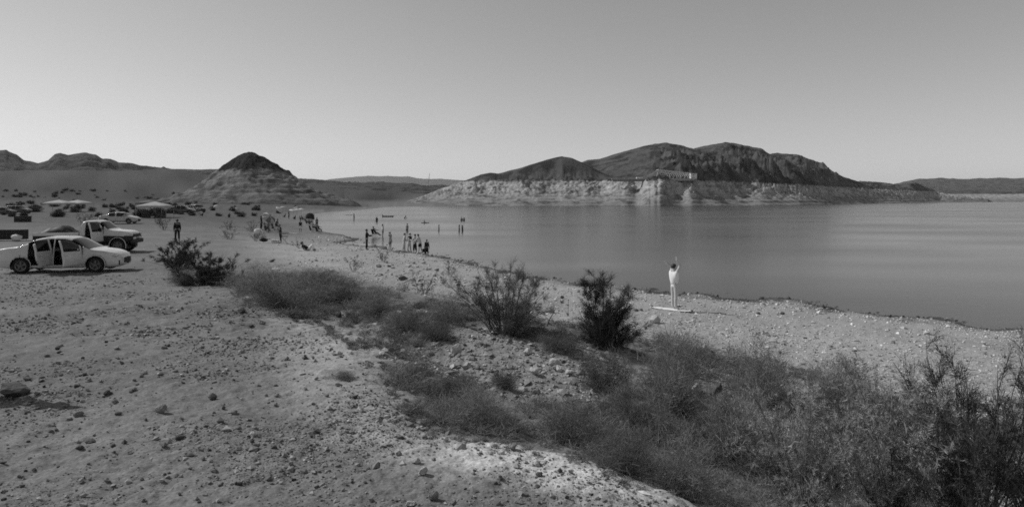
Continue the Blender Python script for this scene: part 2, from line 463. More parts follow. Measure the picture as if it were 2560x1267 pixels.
# ------------------------------------------------------------------ hills with the pale ring of the old waterline
RING = 20.3
def hill_material(name, lo, hi, ring=RING, soft=1.2, fade=0.0):
    m = bpy.data.materials.new(name)
    m.use_nodes = True
    t = m.node_tree
    b = t.nodes['Principled BSDF']
    b.inputs['Roughness'].default_value = .95
    b.inputs['Specular IOR Level'].default_value = .1
    tc = t.nodes.new('ShaderNodeTexCoord')
    sp = t.nodes.new('ShaderNodeSeparateXYZ')
    t.links.new(tc.outputs['Object'], sp.inputs[0])
    n1 = t.nodes.new('ShaderNodeTexNoise'); n1.inputs['Scale'].default_value = .16; n1.inputs['Detail'].default_value = 8; n1.inputs['Roughness'].default_value = .7
    t.links.new(tc.outputs['Object'], n1.inputs['Vector'])
    def math_(op, a, bb):
        q = t.nodes.new('ShaderNodeMath'); q.operation = op
        for i, v in ((0, a), (1, bb)):
            if isinstance(v, (int, float)): q.inputs[i].default_value = v
            else: t.links.new(v, q.inputs[i])
        return q.outputs[0]
    zz = math_('ADD', sp.outputs[2], math_('MULTIPLY', math_('SUBTRACT', n1.outputs['Fac'], .5), 9.0))
    mr = t.nodes.new('ShaderNodeMapRange'); mr.interpolation_type = 'SMOOTHSTEP'
    mr.inputs[1].default_value = ring - soft; mr.inputs[2].default_value = ring + soft
    t.links.new(zz, mr.inputs[0])
    # strata below the ring
    mp = t.nodes.new('ShaderNodeMapping'); mp.inputs['Scale'].default_value = (.01, .01, 1.1)
    n2 = t.nodes.new('ShaderNodeTexNoise'); n2.inputs['Scale'].default_value = 1.0; n2.inputs['Detail'].default_value = 5
    t.links.new(tc.outputs['Object'], mp.inputs[0]); t.links.new(mp.outputs[0], n2.inputs['Vector'])
    # the lowest benches are silt, darker than the bleached rock above
    silt = t.nodes.new('ShaderNodeMapRange'); silt.inputs[1].default_value = 3; silt.inputs[2].default_value = 14; silt.inputs[3].default_value = lo * .68; silt.inputs[4].default_value = lo * 1.12
    t.links.new(zz, silt.inputs[0])
    st = math_('MULTIPLY', silt.outputs[0], math_('ADD', .55, math_('MULTIPLY', n2.outputs['Fac'], .9)))
    n3 = t.nodes.new('ShaderNodeTexNoise'); n3.inputs['Scale'].default_value = .45; n3.inputs['Detail'].default_value = 7; n3.inputs['Roughness'].default_value = .75
    t.links.new(tc.outputs['Object'], n3.inputs['Vector'])
    n4 = t.nodes.new('ShaderNodeTexNoise'); n4.inputs['Scale'].default_value = .06; n4.inputs['Detail'].default_value = 6; n4.inputs['Roughness'].default_value = .6
    t.links.new(tc.outputs['Object'], n4.inputs['Vector'])
    rough = math_('MULTIPLY', math_('ADD', .35, math_('MULTIPLY', n3.outputs['Fac'], 1.3)), math_('ADD', .5, n4.outputs['Fac']))
    n5 = t.nodes.new('ShaderNodeTexNoise'); n5.inputs['Scale'].default_value = .045; n5.inputs['Detail'].default_value = 7; n5.inputs['Roughness'].default_value = .62
    t.links.new(tc.outputs['Object'], n5.inputs['Vector'])
    hi_patch = t.nodes.new('ShaderNodeMapRange'); hi_patch.inputs[1].default_value = .44; hi_patch.inputs[2].default_value = .54; hi_patch.inputs[3].default_value = .38; hi_patch.inputs[4].default_value = 1.05  # random darker patches on the rock above the ring
    t.links.new(n5.outputs['Fac'], hi_patch.inputs[0])
    hiV = math_('MULTIPLY', math_('MULTIPLY', hi, hi_patch.outputs[0]), rough)
    n6 = t.nodes.new('ShaderNodeTexNoise'); n6.inputs['Scale'].default_value = .11; n6.inputs['Detail'].default_value = 6; n6.inputs['Roughness'].default_value = .65
    t.links.new(tc.outputs['Object'], n6.inputs['Vector'])
    dark = t.nodes.new('ShaderNodeMapRange'); dark.inputs[1].default_value = .40; dark.inputs[2].default_value = .52; dark.inputs[3].default_value = .5; dark.inputs[4].default_value = 1.08
    t.links.new(n6.outputs['Fac'], dark.inputs[0])
    loV = math_('MULTIPLY', math_('MULTIPLY', st, dark.outputs[0]), rough)
    mx = t.nodes.new('ShaderNodeMix'); mx.data_type = 'FLOAT'
    t.links.new(mr.outputs[0], mx.inputs[0]); t.links.new(loV, mx.inputs[2]); t.links.new(hiV, mx.inputs[3])
    t.links.new(mx.outputs[0], b.inputs['Base Color'])
    bp = t.nodes.new('ShaderNodeBump'); bp.inputs['Distance'].default_value = 1.0; bp.inputs['Strength'].default_value = .7
    t.links.new(n3.outputs['Fac'], bp.inputs['Height']); t.links.new(bp.outputs[0], b.inputs['Normal'])
    return m
M_RINGHILL = hill_material('bleached_ring_rock', .33, .09, soft=.7)
M_PYRA = hill_material('pyramid_rock', .185, .028, soft=.8)
M_DARKHILL = hill_material('dark_desert_rock', .13, .07, ring=12, soft=8)

def grid_mesh(name, X, Y, Z, m, attrs=None):
    a, b = X.shape
    i = np.arange(a * b).reshape(a, b)
    f = np.stack([i[:-1, :-1], i[1:, :-1], i[1:, 1:], i[:-1, 1:]], -1).reshape(-1, 4)
    return mesh_np(name, np.stack([X, Y, Z], -1).reshape(-1, 3), f, [m], True, attrs)

def skyline(pts, Dr):
    """heights (m) of a ridge from its skyline pixels, ridge at distance Dr"""
    p = np.array(pts, float)
    return lambda px: np.interp(px, p[:, 0], CAM_Z + (HZ - p[:, 1]) / F * Dr)

# the headland across the water
px = np.linspace(985, 2470, 580)
s = np.concatenate([np.linspace(0, 70, 105), np.linspace(71.5, 640, 125)])
dsh = np.interp(px, [985, 1080, 1500, 1620, 1730, 1800, 1900, 2000, 2100, 2250, 2350, 2470], [455, 466, 478, 476, 486, 488, 500, 552, 670, 910, 1100, 1200])
dsh = dsh + 9 * fbm(px * .011, px * 0, 2, 61)
spur = sstep(1585, 1640, px) * (1 - sstep(1640, 1682, px))
spur2 = sstep(1700, 1733, px) * (1 - sstep(1736, 1790, px))
notch = 0 * px
lag = np.interp(px, [985, 1080, 1200, 1500, 1560, 1640, 1700, 1760, 1900, 2100, 2250, 2470], [95, 90, 78, 62, 46, 42, 36, 50, 100, 130, 130, 90])
PX, S_ = np.meshgrid(px, s, indexing='ij')
DS = dsh[:, None] + S_ + (-16 * spur - 9 * spur2 + 5 * spur * fbm(px * .06, px * 0 + 9, 3, 66))[:, None] * (1 - sstep(8, 120, S_))
HX = (PX - 1280) / F * DS
HY = DS
LG = lag[:, None]
topz = np.interp(px, [985, 1040, 1090, 1150, 1250, 2050, 2200, 2330, 2400, 2470], [1.5, 7, 14, 18.5, 20.5, 19, 18, 15, 8, 3])[:, None]
topz = topz + (1.6 * fbm(px * .012, px * 0 + 3.3, 4, 64))[:, None] * sstep(1040, 1200, px)[:, None] * (1 - sstep(1530, 1550, px) * (1 - sstep(1735, 1760, px)))[:, None]
tt = np.clip(S_ / LG, 0, 1)
prof = np.where(tt < .62, tt * .70, .434 + (tt - .62) * 1.489)
shelf = -1 + (topz + 1) * prof + np.clip(S_ - LG, 0, 400) * .02
rock = np.clip((tt - .2) * 1.6, 0, 1) * (1 - sstep(1.4, 2.4, S_ / LG))
rgt = sstep(1560, 1700, PX)
up_ = shelf * 1.0
crag = ridged(HX * .045, up_ * .09 + HY * .02, 5, 71, gain=.62)
crag2 = fbm(HX * .16, up_ * .22 + HY * .05, 4, 73, gain=.6)
boul = fbm(HX * .34, up_ * .5 + HY * .12, 4, 75, gain=.65)
shelf = shelf + rock * (1.0 * crag + .8 * crag2 + 1.2 * boul * sstep(.35, .7, tt) + rgt * 2.3 * ridged(HX * .085, up_ * .10 + HY * .085, 5, 72, gain=.62))
shelf = shelf + (1 - rock) * sstep(0, 3, S_) * .35 * np.sin(up_ * 2.6 + 1.5 * fbm(HX * .01, HY * .01, 2, 74))
humps = []
SKY = [
    ([(1000, 520), (1080, 475), (1130, 456), (1190, 438), (1225, 432), (1245, 434.5), (1300, 420), (1350, 405), (1385, 394), (1405, 391), (1430, 396), (1450, 404), (1490, 424), (1540, 447), (1600, 480), (1700, 520)], 575, 70),
    ([(1330, 460), (1440, 411), (1470, 400), (1500, 397), (1550, 382), (1600, 368), (1640, 360), (1665, 357.5), (1690, 362), (1730, 373), (1800, 400), (1900, 450), (2000, 520)], 720, 150),
    ([(1500, 480), (1600, 430), (1700, 383), (1735, 373), (1770, 365), (1815, 357.5), (1850, 363), (1900, 372), (1930, 389), (1980, 412), (2050, 450), (2150, 520)], 790, 170),
    ([(1700, 480), (1800, 430), (1880, 396), (1920, 386), (1945, 383.5), (1990, 387), (2030, 401), (2058, 412), (2080, 429), (2110, 444), (2150, 455), (2220, 480), (2300, 520)], 900, 180),
    ([(1950, 500), (2050, 470), (2110, 458), (2160, 453), (2200, 456), (2250, 462), (2290, 457), (2320, 466), (2350, 476), (2380, 490), (2420, 510)], 1150, 120),
]
Z = shelf
for k, (pts, Dr, wid) in enumerate(SKY):
    S = skyline(pts, Dr)(PX)
    q = (HY - Dr) / wid
    f = np.where(q < 0, np.exp(-(np.abs(q) ** 1.35) * .9), np.exp(-(q ** 1.6) * .8))
    amp = np.clip((S - 12) / 30, 0, 1.2)
    rug = .22 + .78 * sstep(1590, 1700, PX)
    gl = ridged((HX + .35 * HY) * .018, (HY - .2 * HX) * .012, 6, 80 + k * 7, gain=.58)
    off = amp * rug * (9.5 * (gl - .7)) * (1 - np.exp(-(q / .4) ** 2) * .93)
    h = 6 + (S - 6) * f + off
    h = np.where(S < 2, -5, h)
    Z = Z + np.maximum(h - Z, 0) * sstep(.9, 1.35, S_ / LG)
Z = Z + sstep(14, 22, Z) * (.2 + .5 * rgt) * fbm(HX * .09, HY * .09, 5, 90, gain=.5)
Z = np.where(S_ < .5, np.minimum(Z, -.6), Z)
Z = np.minimum(Z, -1.5 + 26 * np.clip((PX - 985) / 200, 0, 3) + .6 * fbm(HX * .1, HY * .1, 3, 93))
# road cut that carries the approach to the intake bridge
head = add('headland', grid_mesh('headland', HX, HY, Z, M_RINGHILL))
tag(head, kind='structure')

# pyramid hill
def cone_hill(name, apx, apy, D, base_l, base_r, m, seed, prof, base_z):
    cx, cyy = (apx - 1280) / F * D, D
    topz = CAM_Z + (HZ - apy) / F * D
    na, nr = 260, 120
    an = np.linspace(0, 2 * np.pi, na)
    rr = np.linspace(0, 1, nr)
    A, RRr = np.meshgrid(an, rr, indexing='ij')
    rad = np.where(np.cos(A) < 0, base_l, base_r) * (1 + .10 * np.sin(3 * A + 1) + .06 * np.sin(5 * A))
    # round off where the two half widths meet
    rad = base_l * (.5 - .5 * np.cos(A)) + base_r * (.5 + .5 * np.cos(A))
    X = cx + np.cos(A) * rad * RRr
    Y = cyy + np.sin(A) * rad * .85 * RRr
    h = np.interp(RRr, prof[0], prof[1])
    Z = base_z + (topz - base_z) * h
    Z = Z + .30 * np.sin(Z * 2.4 + 1.2 * fbm(X * .02, Y * .02, 2, seed + 2)) * sstep(.25, .4, RRr) * (1 - sstep(.9, 1, RRr))
    Z = Z + (1.0 * (ridged(X * .05, Y * .05, 5, seed) - .5) + .55 * (ridged(np.cos(A) * 2.2 + X * .01, np.sin(A) * 2.2 + RRr * 1.2, 4, seed + 9) - .5)) * sstep(0.03, .3, RRr) * (1 - sstep(.75, 1, RRr)) + .5 * fbm(X * .3, Y * .3, 3, seed + 4) * (1 - sstep(.8, 1, RRr))
    Z = Z - 2.5 * sstep(.86, 1.0, RRr)
    return add(name, grid_mesh(name, X, Y, Z, m))
pyr_h = cone_hill('pyramid_hill', 622, 379, 350, 54, 66, M_PYRA, 101,
                  ([0, .05, .11, .17, .24, .36, .48, .60, .75, 1.0], [1.0, .97, .91, .83, .72, .53, .37, .235, .12, 0]), 0.6)
tag(pyr_h, kind='structure')

# old cableway-like track running down the pyramid
def ridge_hill(name, pts, Dr, front, back, m, seed, amp, wl, base=0.0, n=420, rows=70):
    p = np.array(pts, float)
    px = np.linspace(p[0, 0], p[-1, 0], n)
    S = skyline(pts, Dr)(px)
    t = np.concatenate([np.linspace(0, 1, rows), np.linspace(1, 2, rows // 2)[1:]])
    PX, T = np.meshgrid(px, t, indexing='ij')
    D = np.where(T <= 1, Dr - front * (1 - T), Dr + back * (T - 1))
    X = (PX - 1280) / F * D
    f = np.where(T <= 1, (.55 * T + .45 * T ** 3), np.clip(1 - (T - 1) ** 1.3, 0, 1))
    Zh = base + (S[:, None] - base) * f
    env = np.sin(np.clip(T, 0, 2) / 2 * np.pi)
    Zh = Zh + amp * (ridged(X / wl, D / wl, 5, seed) - .6) * env * (1 - .75 * np.exp(-((T - 1) / .12) ** 2))
    Zh = Zh - amp * .8 * (1 - sstep(0, .06, T))
    return tag(add(name, grid_mesh(name, X, D, Zh, m)), kind='structure')

ridge_hill('hill', [(-500, 430), (-330, 400), (-200, 385), (-100, 390), (-40, 372), (0, 378), (15, 377), (22, 381), (40, 387), (60, 401), (95, 408), (120, 402), (137, 388), (150, 385), (170, 389), (190, 387), (215, 384), (240, 387), (256, 398), (275, 399), (295, 407),
                      (320, 409), (345, 415), (380, 418), (420, 423), (480, 429), (560, 436), (640, 446)], 1100, 420, 500, M_DARKHILL, 111, 9, 95, base=24)
ridge_hill('hill', [(150, 440), (250, 426), (300, 423), (390, 419), (405, 421), (440, 424), (530, 424), (600, 428), (700, 438), (745, 446), (780, 449), (830, 452), (870, 457), (900, 458), (920, 458), (945, 456), (1000, 460), (1034, 460), (1060, 465), (1110, 466), (1160, 470), (1260, 484)],
           1700, 700, 600, M_DARKHILL, 121, 8, 130, base=22)
ridge_hill('mountain', [(640, 470), (740, 462), (800, 452), (830, 447), (860, 444), (890, 442), (920, 440), (950, 442), (970, 440.5), (1000, 442), (1020, 441), (1040, 446), (1060, 448), (1100, 447), (1150, 450), (1210, 452), (1300, 458), (1420, 470)],
           9500, 2000, 2000, M_DARKHILL, 131, 30, 900, base=40, n=200, rows=30)
ridge_hill('hill', [(2100, 492), (2180, 474), (2250, 458), (2290, 450), (2320, 447), (2350, 444), (2380, 446), (2420, 449), (2450, 447), (2500, 446), (2540, 447), (2600, 444), (2700, 450), (2850, 440), (3000, 446)],
           4200, 1500, 1200, M_DARKHILL, 141, 22, 380, base=4, n=300, rows=50)
ridge_hill('hill', [(2180, 500), (2260, 488), (2330, 479), (2400, 475), (2480, 476), (2560, 474), (2650, 478), (2760, 474), (2900, 480)],
           1900, 620, 500, hill_material('far_ring_rock', .30, .09), 151, 6, 120, base=-1, n=260, rows=50)
# ------------------------------------------------------------------ stones
def _ico():
    bm = bmesh.new()
    bmesh.ops.create_icosphere(bm, subdivisions=1, radius=1)
    v = np.array([x.co[:] for x in bm.verts]); f = np.array([[q.index for q in x.verts] for x in bm.faces])
    bm.free()
    return v, f
ICO_V, ICO_F = _ico()      # 12 verts, 20 faces

def rand_rot(n, r):
    q = r.normal(size=(n, 4)); q /= np.linalg.norm(q, axis=1)[:, None]
    a, b, c, d = q.T
    return np.stack([np.stack([1 - 2 * (c * c + d * d), 2 * (b * c - a * d), 2 * (b * d + a * c)], -1),
                     np.stack([2 * (b * c + a * d), 1 - 2 * (b * b + d * d), 2 * (c * d - a * b)], -1),
                     np.stack([2 * (b * d - a * c), 2 * (c * d + a * b), 1 - 2 * (b * b + c * c)], -1)], 1)

OCT_V = np.array([(1, 0, 0), (0, 1, 0), (-1, 0, 0), (0, -1, 0), (0, 0, 1), (0, 0, -1)], float)
OCT_F = np.array([(0, 1, 4), (1, 2, 4), (2, 3, 4), (3, 0, 4), (1, 0, 5), (2, 1, 5), (3, 2, 5), (0, 3, 5)])
def stone_field(name, pos, size, alb, m, r, flat=.65, sink=.25, angular=.35, tiny=False):
    n = len(pos)
    BV, BF = (OCT_V * 1.12, OCT_F) if tiny else (ICO_V, ICO_F)
    nv = len(BV)
    v = BV[None] * (1 + angular * r.normal(size=(n, nv, 1)).clip(-1.4, 1.4))
    v = v * np.stack([r.uniform(.7, 1.25, n), r.uniform(.7, 1.25, n), r.uniform(.6, 1.1, n)], -1)[:, None]
    v = np.einsum('nij,nkj->nki', rand_rot(n, r), v)
    v[..., 2] *= flat
    v = v * (size[:, None, None] * .5)
    v = v + pos[:, None]
    v[..., 2] += (size * .5 * flat * (1 - 2 * sink))[:, None]
    f = (BF[None] + (np.arange(n) * nv)[:, None, None]).reshape(-1, 3)
    return mesh_np(name, v.reshape(-1, 3), f, [m], False, {'albedo': np.repeat(alb, nv)})

# cells of the ground sheet, with their size on the photograph, to strew stones as the photograph shows them
cpx = (fpx[:-1, :-1] + fpx[1:, 1:]) / 2
cpy = (fpy[:-1, :-1] + fpy[1:, 1:]) / 2
carea = np.abs(fpx[1:, :-1] - fpx[:-1, :-1]) * np.clip(fpy[:-1, :-1] - fpy[:-1, 1:], 0, 60)
cX = (fx[:-1, :-1] + fx[1:, 1:]) / 2; cY = (fy[:-1, :-1] + fy[1:, 1:]) / 2; cZ = (fz[:-1, :-1] + fz[1:, 1:]) / 2
inview = (cpx > -150) & (cpx < 2710) & (cpy > 500) & (cpy < 1340) & (cZ > -.12) & (cY > 2)
carea = carea * inview

def poly_mask(poly, x, y):
    inside = np.zeros(x.shape, bool)
    n = len(poly)
    for i in range(n):
        x0, y0 = poly[i]; x1, y1 = poly[(i + 1) % n]
        c = ((y0 > y) != (y1 > y)) & (x < (x1 - x0) * (y - y0) / (y1 - y0 + 1e-12) + x0)
        inside ^= c
    return inside

def strew(weight, n, r):
    p = (carea * weight).ravel(); p = p / p.sum()
    k = r.choice(p.size, n, p=p)
    i, j = np.unravel_index(k, carea.shape)
    a = r.random(n); b = r.random(n)
    def bl(g):
        return (g[i, j] * (1 - a) * (1 - b) + g[i + 1, j] * a * (1 - b) + g[i, j + 1] * (1 - a) * b + g[i + 1, j + 1] * a * b)
    return np.stack([bl(fx), bl(fy), bl(fz)], -1)

M_STONE = mat_attr('stone', fine=.28, scale=30, bump=.006, bscale=60)
DIRT = [(-200, 640), (420, 700), (560, 720), (700, 770), (820, 840), (900, 895), (985, 970), (1045, 1068), (1200, 1105), (1400, 1145), (1560, 1205), (1700, 1265), (1700, 1400), (-200, 1400)]
MOUND = [(880, 760), (1120, 780), (1330, 815), (1480, 850), (1560, 950), (1480, 1010), (1300, 1010), (1150, 960), (960, 900)]
dirt_m = poly_mask(DIRT, cpx, cpy)
mound_m = poly_mask(MOUND, cpx, cpy)
beach_m = ((~dirt_m) & (cZ < 1.15) & (cY < 75)) * sstep(620, 900, cpx + 90 * fbm(cX * .3, cY * .3, 3, 203))
patch = .6 + .8 * np.clip(fbm(cX * .22, cY * .22, 3, 201) + .2, 0, 1.2)
r1 = np.random.default_rng(11)

n = 34000
P = strew(beach_m * patch * (1 + 1.2 * (1 - sstep(0, .35, cZ))), n, r1)
D = P[:, 1]
sz = np.clip(r1.lognormal(-.25, .55, n) * 3.3 * D / F, .022, .2)
al = np.clip(r1.normal(.50, .17, n), .10, .85)
al = np.where(P[:, 2] + .05 * fbm(P[:, 0] * .6, P[:, 1] * .6, 3, 55) < .05, al * .3, al)
tag(add('beach_pebbles', stone_field('beach_pebbles', P, sz, al, M_STONE, r1, tiny=True, angular=.25)), 'pale pebbles covering the beach down to the waterline', 'pebbles', kind='stuff')

n = 21000
P = strew(dirt_m * np.clip(1.6 * fbm(cX * .45, cY * .45, 4, 205) + .5, .08, 1.6), n, r1)
D = P[:, 1]
sz = np.clip(r1.lognormal(-.5, .65, n) * 5.0 * D / F, .006, .09)
al = np.clip(r1.normal(.24, .11, n), .05, .6)
tag(add('dirt_pebbles', stone_field('dirt_pebbles', P, sz, al, M_STONE, r1, tiny=True, angular=.25)), 'small pebbles strewn on the bare dirt of the foreground', 'pebbles', kind='stuff')

n = 5000
P = strew(mound_m * (.5 + patch), n, r1)
D = P[:, 1]
sz = np.clip(r1.lognormal(-.6, .7, n) * 6 * D / F, .01, .17)
al = np.clip(r1.normal(.31, .11, n), .08, .6)
tag(add('mound_rubble', stone_field('mound_rubble', P, sz, al, M_STONE, r1, flat=.6, angular=.5, sink=.35)), 'broken stones covering the side of the mound beyond the gully', 'rubble', kind='stuff')

n = 3500
P = strew((~dirt_m) & (~mound_m) & (cY < 30) & (cZ > .5), n, r1)
sz = np.clip(r1.lognormal(-.2, .5, n) * 5 * P[:, 1] / F, .015, .12)
al = np.clip(r1.normal(.28, .10, n), .08, .6)
tag(add('gully_pebbles', stone_field('gully_pebbles', P, sz, al, M_STONE, r1)), 'loose pebbles on the ground between the shrubs', 'pebbles', kind='stuff')

# single rocks
def rock_mesh(seed, sub=2, ang=.3):
    rr = np.random.default_rng(seed)
    bm = bmesh.new()
    bmesh.ops.create_icosphere(bm, subdivisions=sub, radius=1)
    v = np.array([x.co[:] for x in bm.verts])
    # cut by random planes for facets
    for k in range(11):
        nrm = rr.normal(size=3); nrm /= np.linalg.norm(nrm)
        d = rr.uniform(.55, .9)
        h = v @ nrm - d
        v = v - np.where(h > 0, h, 0)[:, None] * nrm[None]
    v = v * (1 + ang * .25 * rr.normal(size=(len(v), 1)))
    v *= np.array([rr.uniform(.85, 1.2), rr.uniform(.8, 1.15), rr.uniform(.75, 1.0)])
    f = np.array([[q.index for q in x.verts] for x in bm.faces])
    bm.free()
    v[:, 2] -= v[:, 2].min()
    v[:, :2] -= v[:, :2].mean(0)
    w_ = v[:, 0].max() - v[:, 0].min()
    return v / w_, f
ROCKM = {}
def rock_variant(k, m):
    key = (k, m.name)
    if key not in ROCKM:
        v, f = rock_mesh(300 + k)
        ROCKM[key] = mesh_np('rock', v, f, [m])
    return ROCKM[key]
M_RK = [mat('rock_dark', .10, .9, .2, var=.4, scale=3, bump=.03, bscale=6), mat('rock_grey', .24, .9, .2, var=.35, scale=3, bump=.03, bscale=6), mat('rock_pale', .46, .9, .2, var=.25, scale=3, bump=.03, bscale=6)]
def put_rock(px, py, wpx, hpx, tone, label, group=None, k=None, D=None):
    X, Y, Zg = pix(px, py) if D is None else at(px, D)
    w_ = wpx * Y / F; h_ = hpx * Y / F
    kk = (int(px) * 7 + int(py)) % 9 if k is None else k
    me = rock_variant(kk, M_RK[tone])
    o = add('rock', me, None, (X, Y, Zg - .12 * h_), random.Random(int(px + py)).uniform(0, 6.28))
    hz = max(v.co.z for v in me.vertices)
    o.scale = (w_, w_ * .85, h_ * 1.12 / hz)
    return tag(o, label, 'rock', group)

ROCKS = [
    (36, 985, 75, 30, 0, 'large dark rock beside the black shadow at the left edge'),
    (403, 1030, 28, 20, 1, 'pointed grey rock alone on the left dirt foreground'),
    (531, 998, 20, 15, 0, 'dark round rock on dirt, right of the pointed grey rock'),
    (1281, 1124, 26, 17, 1, 'smooth grey rock at the top edge of the pale dusty patch'),
    (1057, 1184, 24, 18, 2, 'pale rock with shaded right side in the bottom foreground'),
    (1041, 1156, 22, 14, 2, 'pale rounded rock just behind another pale rock in the bottom foreground'),
    (1251, 1197, 14, 10, 0, 'small dark rock on the pale dusty patch, left one of two'),
    (1400, 1180, 13, 11, 0, 'small dark rock on the pale dusty patch, right one of two'),
    (1026, 1264, 26, 14, 2, 'pale rock cut by the bottom edge of the picture'),
    (1085, 1248, 26, 24, 1, 'upright jagged grey rock casting a shadow at the bottom edge'),
    (640, 1120, 20, 12, 0, 'dark rock on dirt, left of a second dark rock'),
    (686, 1121, 16, 10, 0, 'dark rock on dirt, right of a second dark rock'),
    (632, 1090, 18, 12, 2, 'pale rock above a pair of dark rocks on the dirt'),
    (200, 1121, 20, 9, 0, 'flat dark stone on the dirt at left, lower of two'),
    (225, 1105, 30, 8, 0, 'flat dark stone on the dirt at left, upper of two'),
    (448, 1095, 26, 8, 0, 'thin dark stone lying on dirt below the pointed grey rock'),
    (508, 946, 15, 8, 0, 'dark flat stone on dirt above the dark round rock'),
    (1741, 985, 36, 30, 2, 'pale boulder with dark right side among the shrubs'),
    (1790, 985, 46, 26, 0, 'dark lump of rock right beside the pale boulder in the shrubs'),
    (1637, 806, 30, 20, 2, 'pale angular rock on the beach left below the white board'),
    (1376, 782, 26, 14, 1, 'grey flat rock on the beach right of the big tamarisk bush'),
    (1559, 778, 18, 12, 2, 'pale rock on the beach beside the dark pointed tamarisk'),
    (1142, 885, 30, 26, 2, 'pale pointed rock at the left foot of the stony mound'),
    (1320, 885, 22, 16, 2, 'pale block on the stony mound, upper of a cluster'),
    (1385, 915, 30, 20, 2, 'large pale block in the rock cluster of the stony mound'),
    (1398, 928, 20, 16, 2, 'pale block in the rock cluster, right below the largest'),
    (1335, 935, 30, 18, 2, 'pale block in the rock cluster, left below the largest'),
    (1425, 935, 26, 12, 2, 'flat pale block at the right end of the rock cluster'),
    (1260, 925, 16, 12, 2, 'small pale block left of the rock cluster on the mound'),
    (1008, 702, 26, 12, 0, 'dark rock on the pebble beach, left of a pale one'),
    (1032, 702, 16, 9, 2, 'pale rock on the pebble beach beside a dark one'),
    (943, 690, 14, 8, 2, 'pale rock on the beach above the weedy bank'),
    (830, 678, 13, 6, 2, 'small white rock on the beach beyond the thistle bank'),
    (690, 675, 28, 6, 2, 'flat pale slab behind the thistle bank'),
    (625, 752, 32, 10, 2, 'flat pale slab at the left edge of the thistle bank'),
    (605, 779, 20, 10, 0, 'dark rock on dirt below the flat pale slab'),
    (848, 793, 18, 14, 0, 'dark cube-like rock on the bank right of the thistles'),
    (955, 885, 24, 8, 2, 'thin white rock in the gully weeds'),
    (2012, 938, 40, 18, 0, 'dark rocky clump on the beach above the right shrubs'),
    (1778, 893, 20, 18, 0, 'dark pointed rock at the top of the shrubs on the beach side'),
    (2275, 955, 28, 16, 2, 'pale rock on the right beach, leftmost of three'),
    (2300, 965, 26, 14, 2, 'pale rock on the right beach, middle of three'),
    (2330, 963, 22, 14, 2, 'pale rock on the right beach, rightmost of three'),
    (680, 655, 16, 6, 0, 'dark flat stone on the sand left of the thistle bank top'),
    (1584, 724, 14, 6, 0, 'dark stone at the waterline left of the standing woman'),
    (1742, 735, 12, 7, 0, 'dark stone at the waterline right of the standing woman'),
    (1363, 723, 18, 8, 2, 'pale rock near the waterline above the big tamarisk bush'),
]
for a in ROCKS:
    put_rock(*a)
# stones that nothing tells apart, zone by zone
rr_ = random.Random(5)
def scatter_rocks(n, poly, smin, smax, tones, label, group):
    xs = [p[0] for p in poly]; ys = [p[1] for p in poly]
    k = 0
    while k < n:
        x = rr_.uniform(min(xs), max(xs)); y = rr_.uniform(min(ys), max(ys))
        if not poly_mask(poly, np.array([x]), np.array([y]))[0]:
            continue
        s = rr_.uniform(smin, smax) * (.7 + .6 * rr_.random() ** 2)
        tn = rr_.choice(tones)
        put_rock(x, y, s, s * rr_.uniform(.4, .75), tn, ('dark ', 'grey ', 'pale ')[tn] + label, ('dark ', 'grey ', 'pale ')[tn] + group)
        k += 1
DIRT_ZONES = [
    (34, [(0, 880), (430, 830), (430, 1040), (0, 1040)], 'small stone on the dirt in the left foreground, above the low left corner', 'stones on the left dirt'),
    (28, [(0, 1040), (520, 1040), (520, 1262), (0, 1262)], 'small stone on the dirt in the bottom left corner', 'stones in the bottom left corner'),
    (26, [(430, 830), (700, 800), (880, 910), (980, 1000), (760, 1040), (430, 1040)], 'small stone on the dirt left of the gully', 'stones left of the gully'),
    (26, [(520, 1040), (1040, 1080), (1400, 1160), (1620, 1262), (520, 1262)], 'small stone on the dirt at the bottom, below the gully weeds', 'stones at the bottom'),
]
for n_, poly, lab, grp in DIRT_ZONES:
    scatter_rocks(n_, poly, 8, 15, [0, 0, 1, 1], lab, grp)
scatter_rocks(45, MOUND, 7, 14, [1, 1, 2, 0], 'fist-sized stone lying on the slope of the stony mound', 'stones on the mound')
BEACH_ZONES = [
    (24, [(900, 650), (1100, 660), (1280, 690), (1300, 740), (900, 690)], 'stone among the beach pebbles left of the big tamarisk', 'stones on the left beach'),
    (22, [(1300, 700), (1640, 745), (1640, 800), (1560, 790), (1340, 745)], 'stone among the beach pebbles between big tamarisk and woman', 'stones on the middle beach'),
    (30, [(1740, 760), (2050, 790), (2500, 850), (2540, 900), (2250, 920), (1900, 850), (1740, 800)], 'stone among the beach pebbles right of the woman', 'stones on the right beach'),
]
for n_, poly, lab, grp in BEACH_ZONES:
    scatter_rocks(n_, poly, 7, 13, [0, 1, 2, 2], lab, grp)
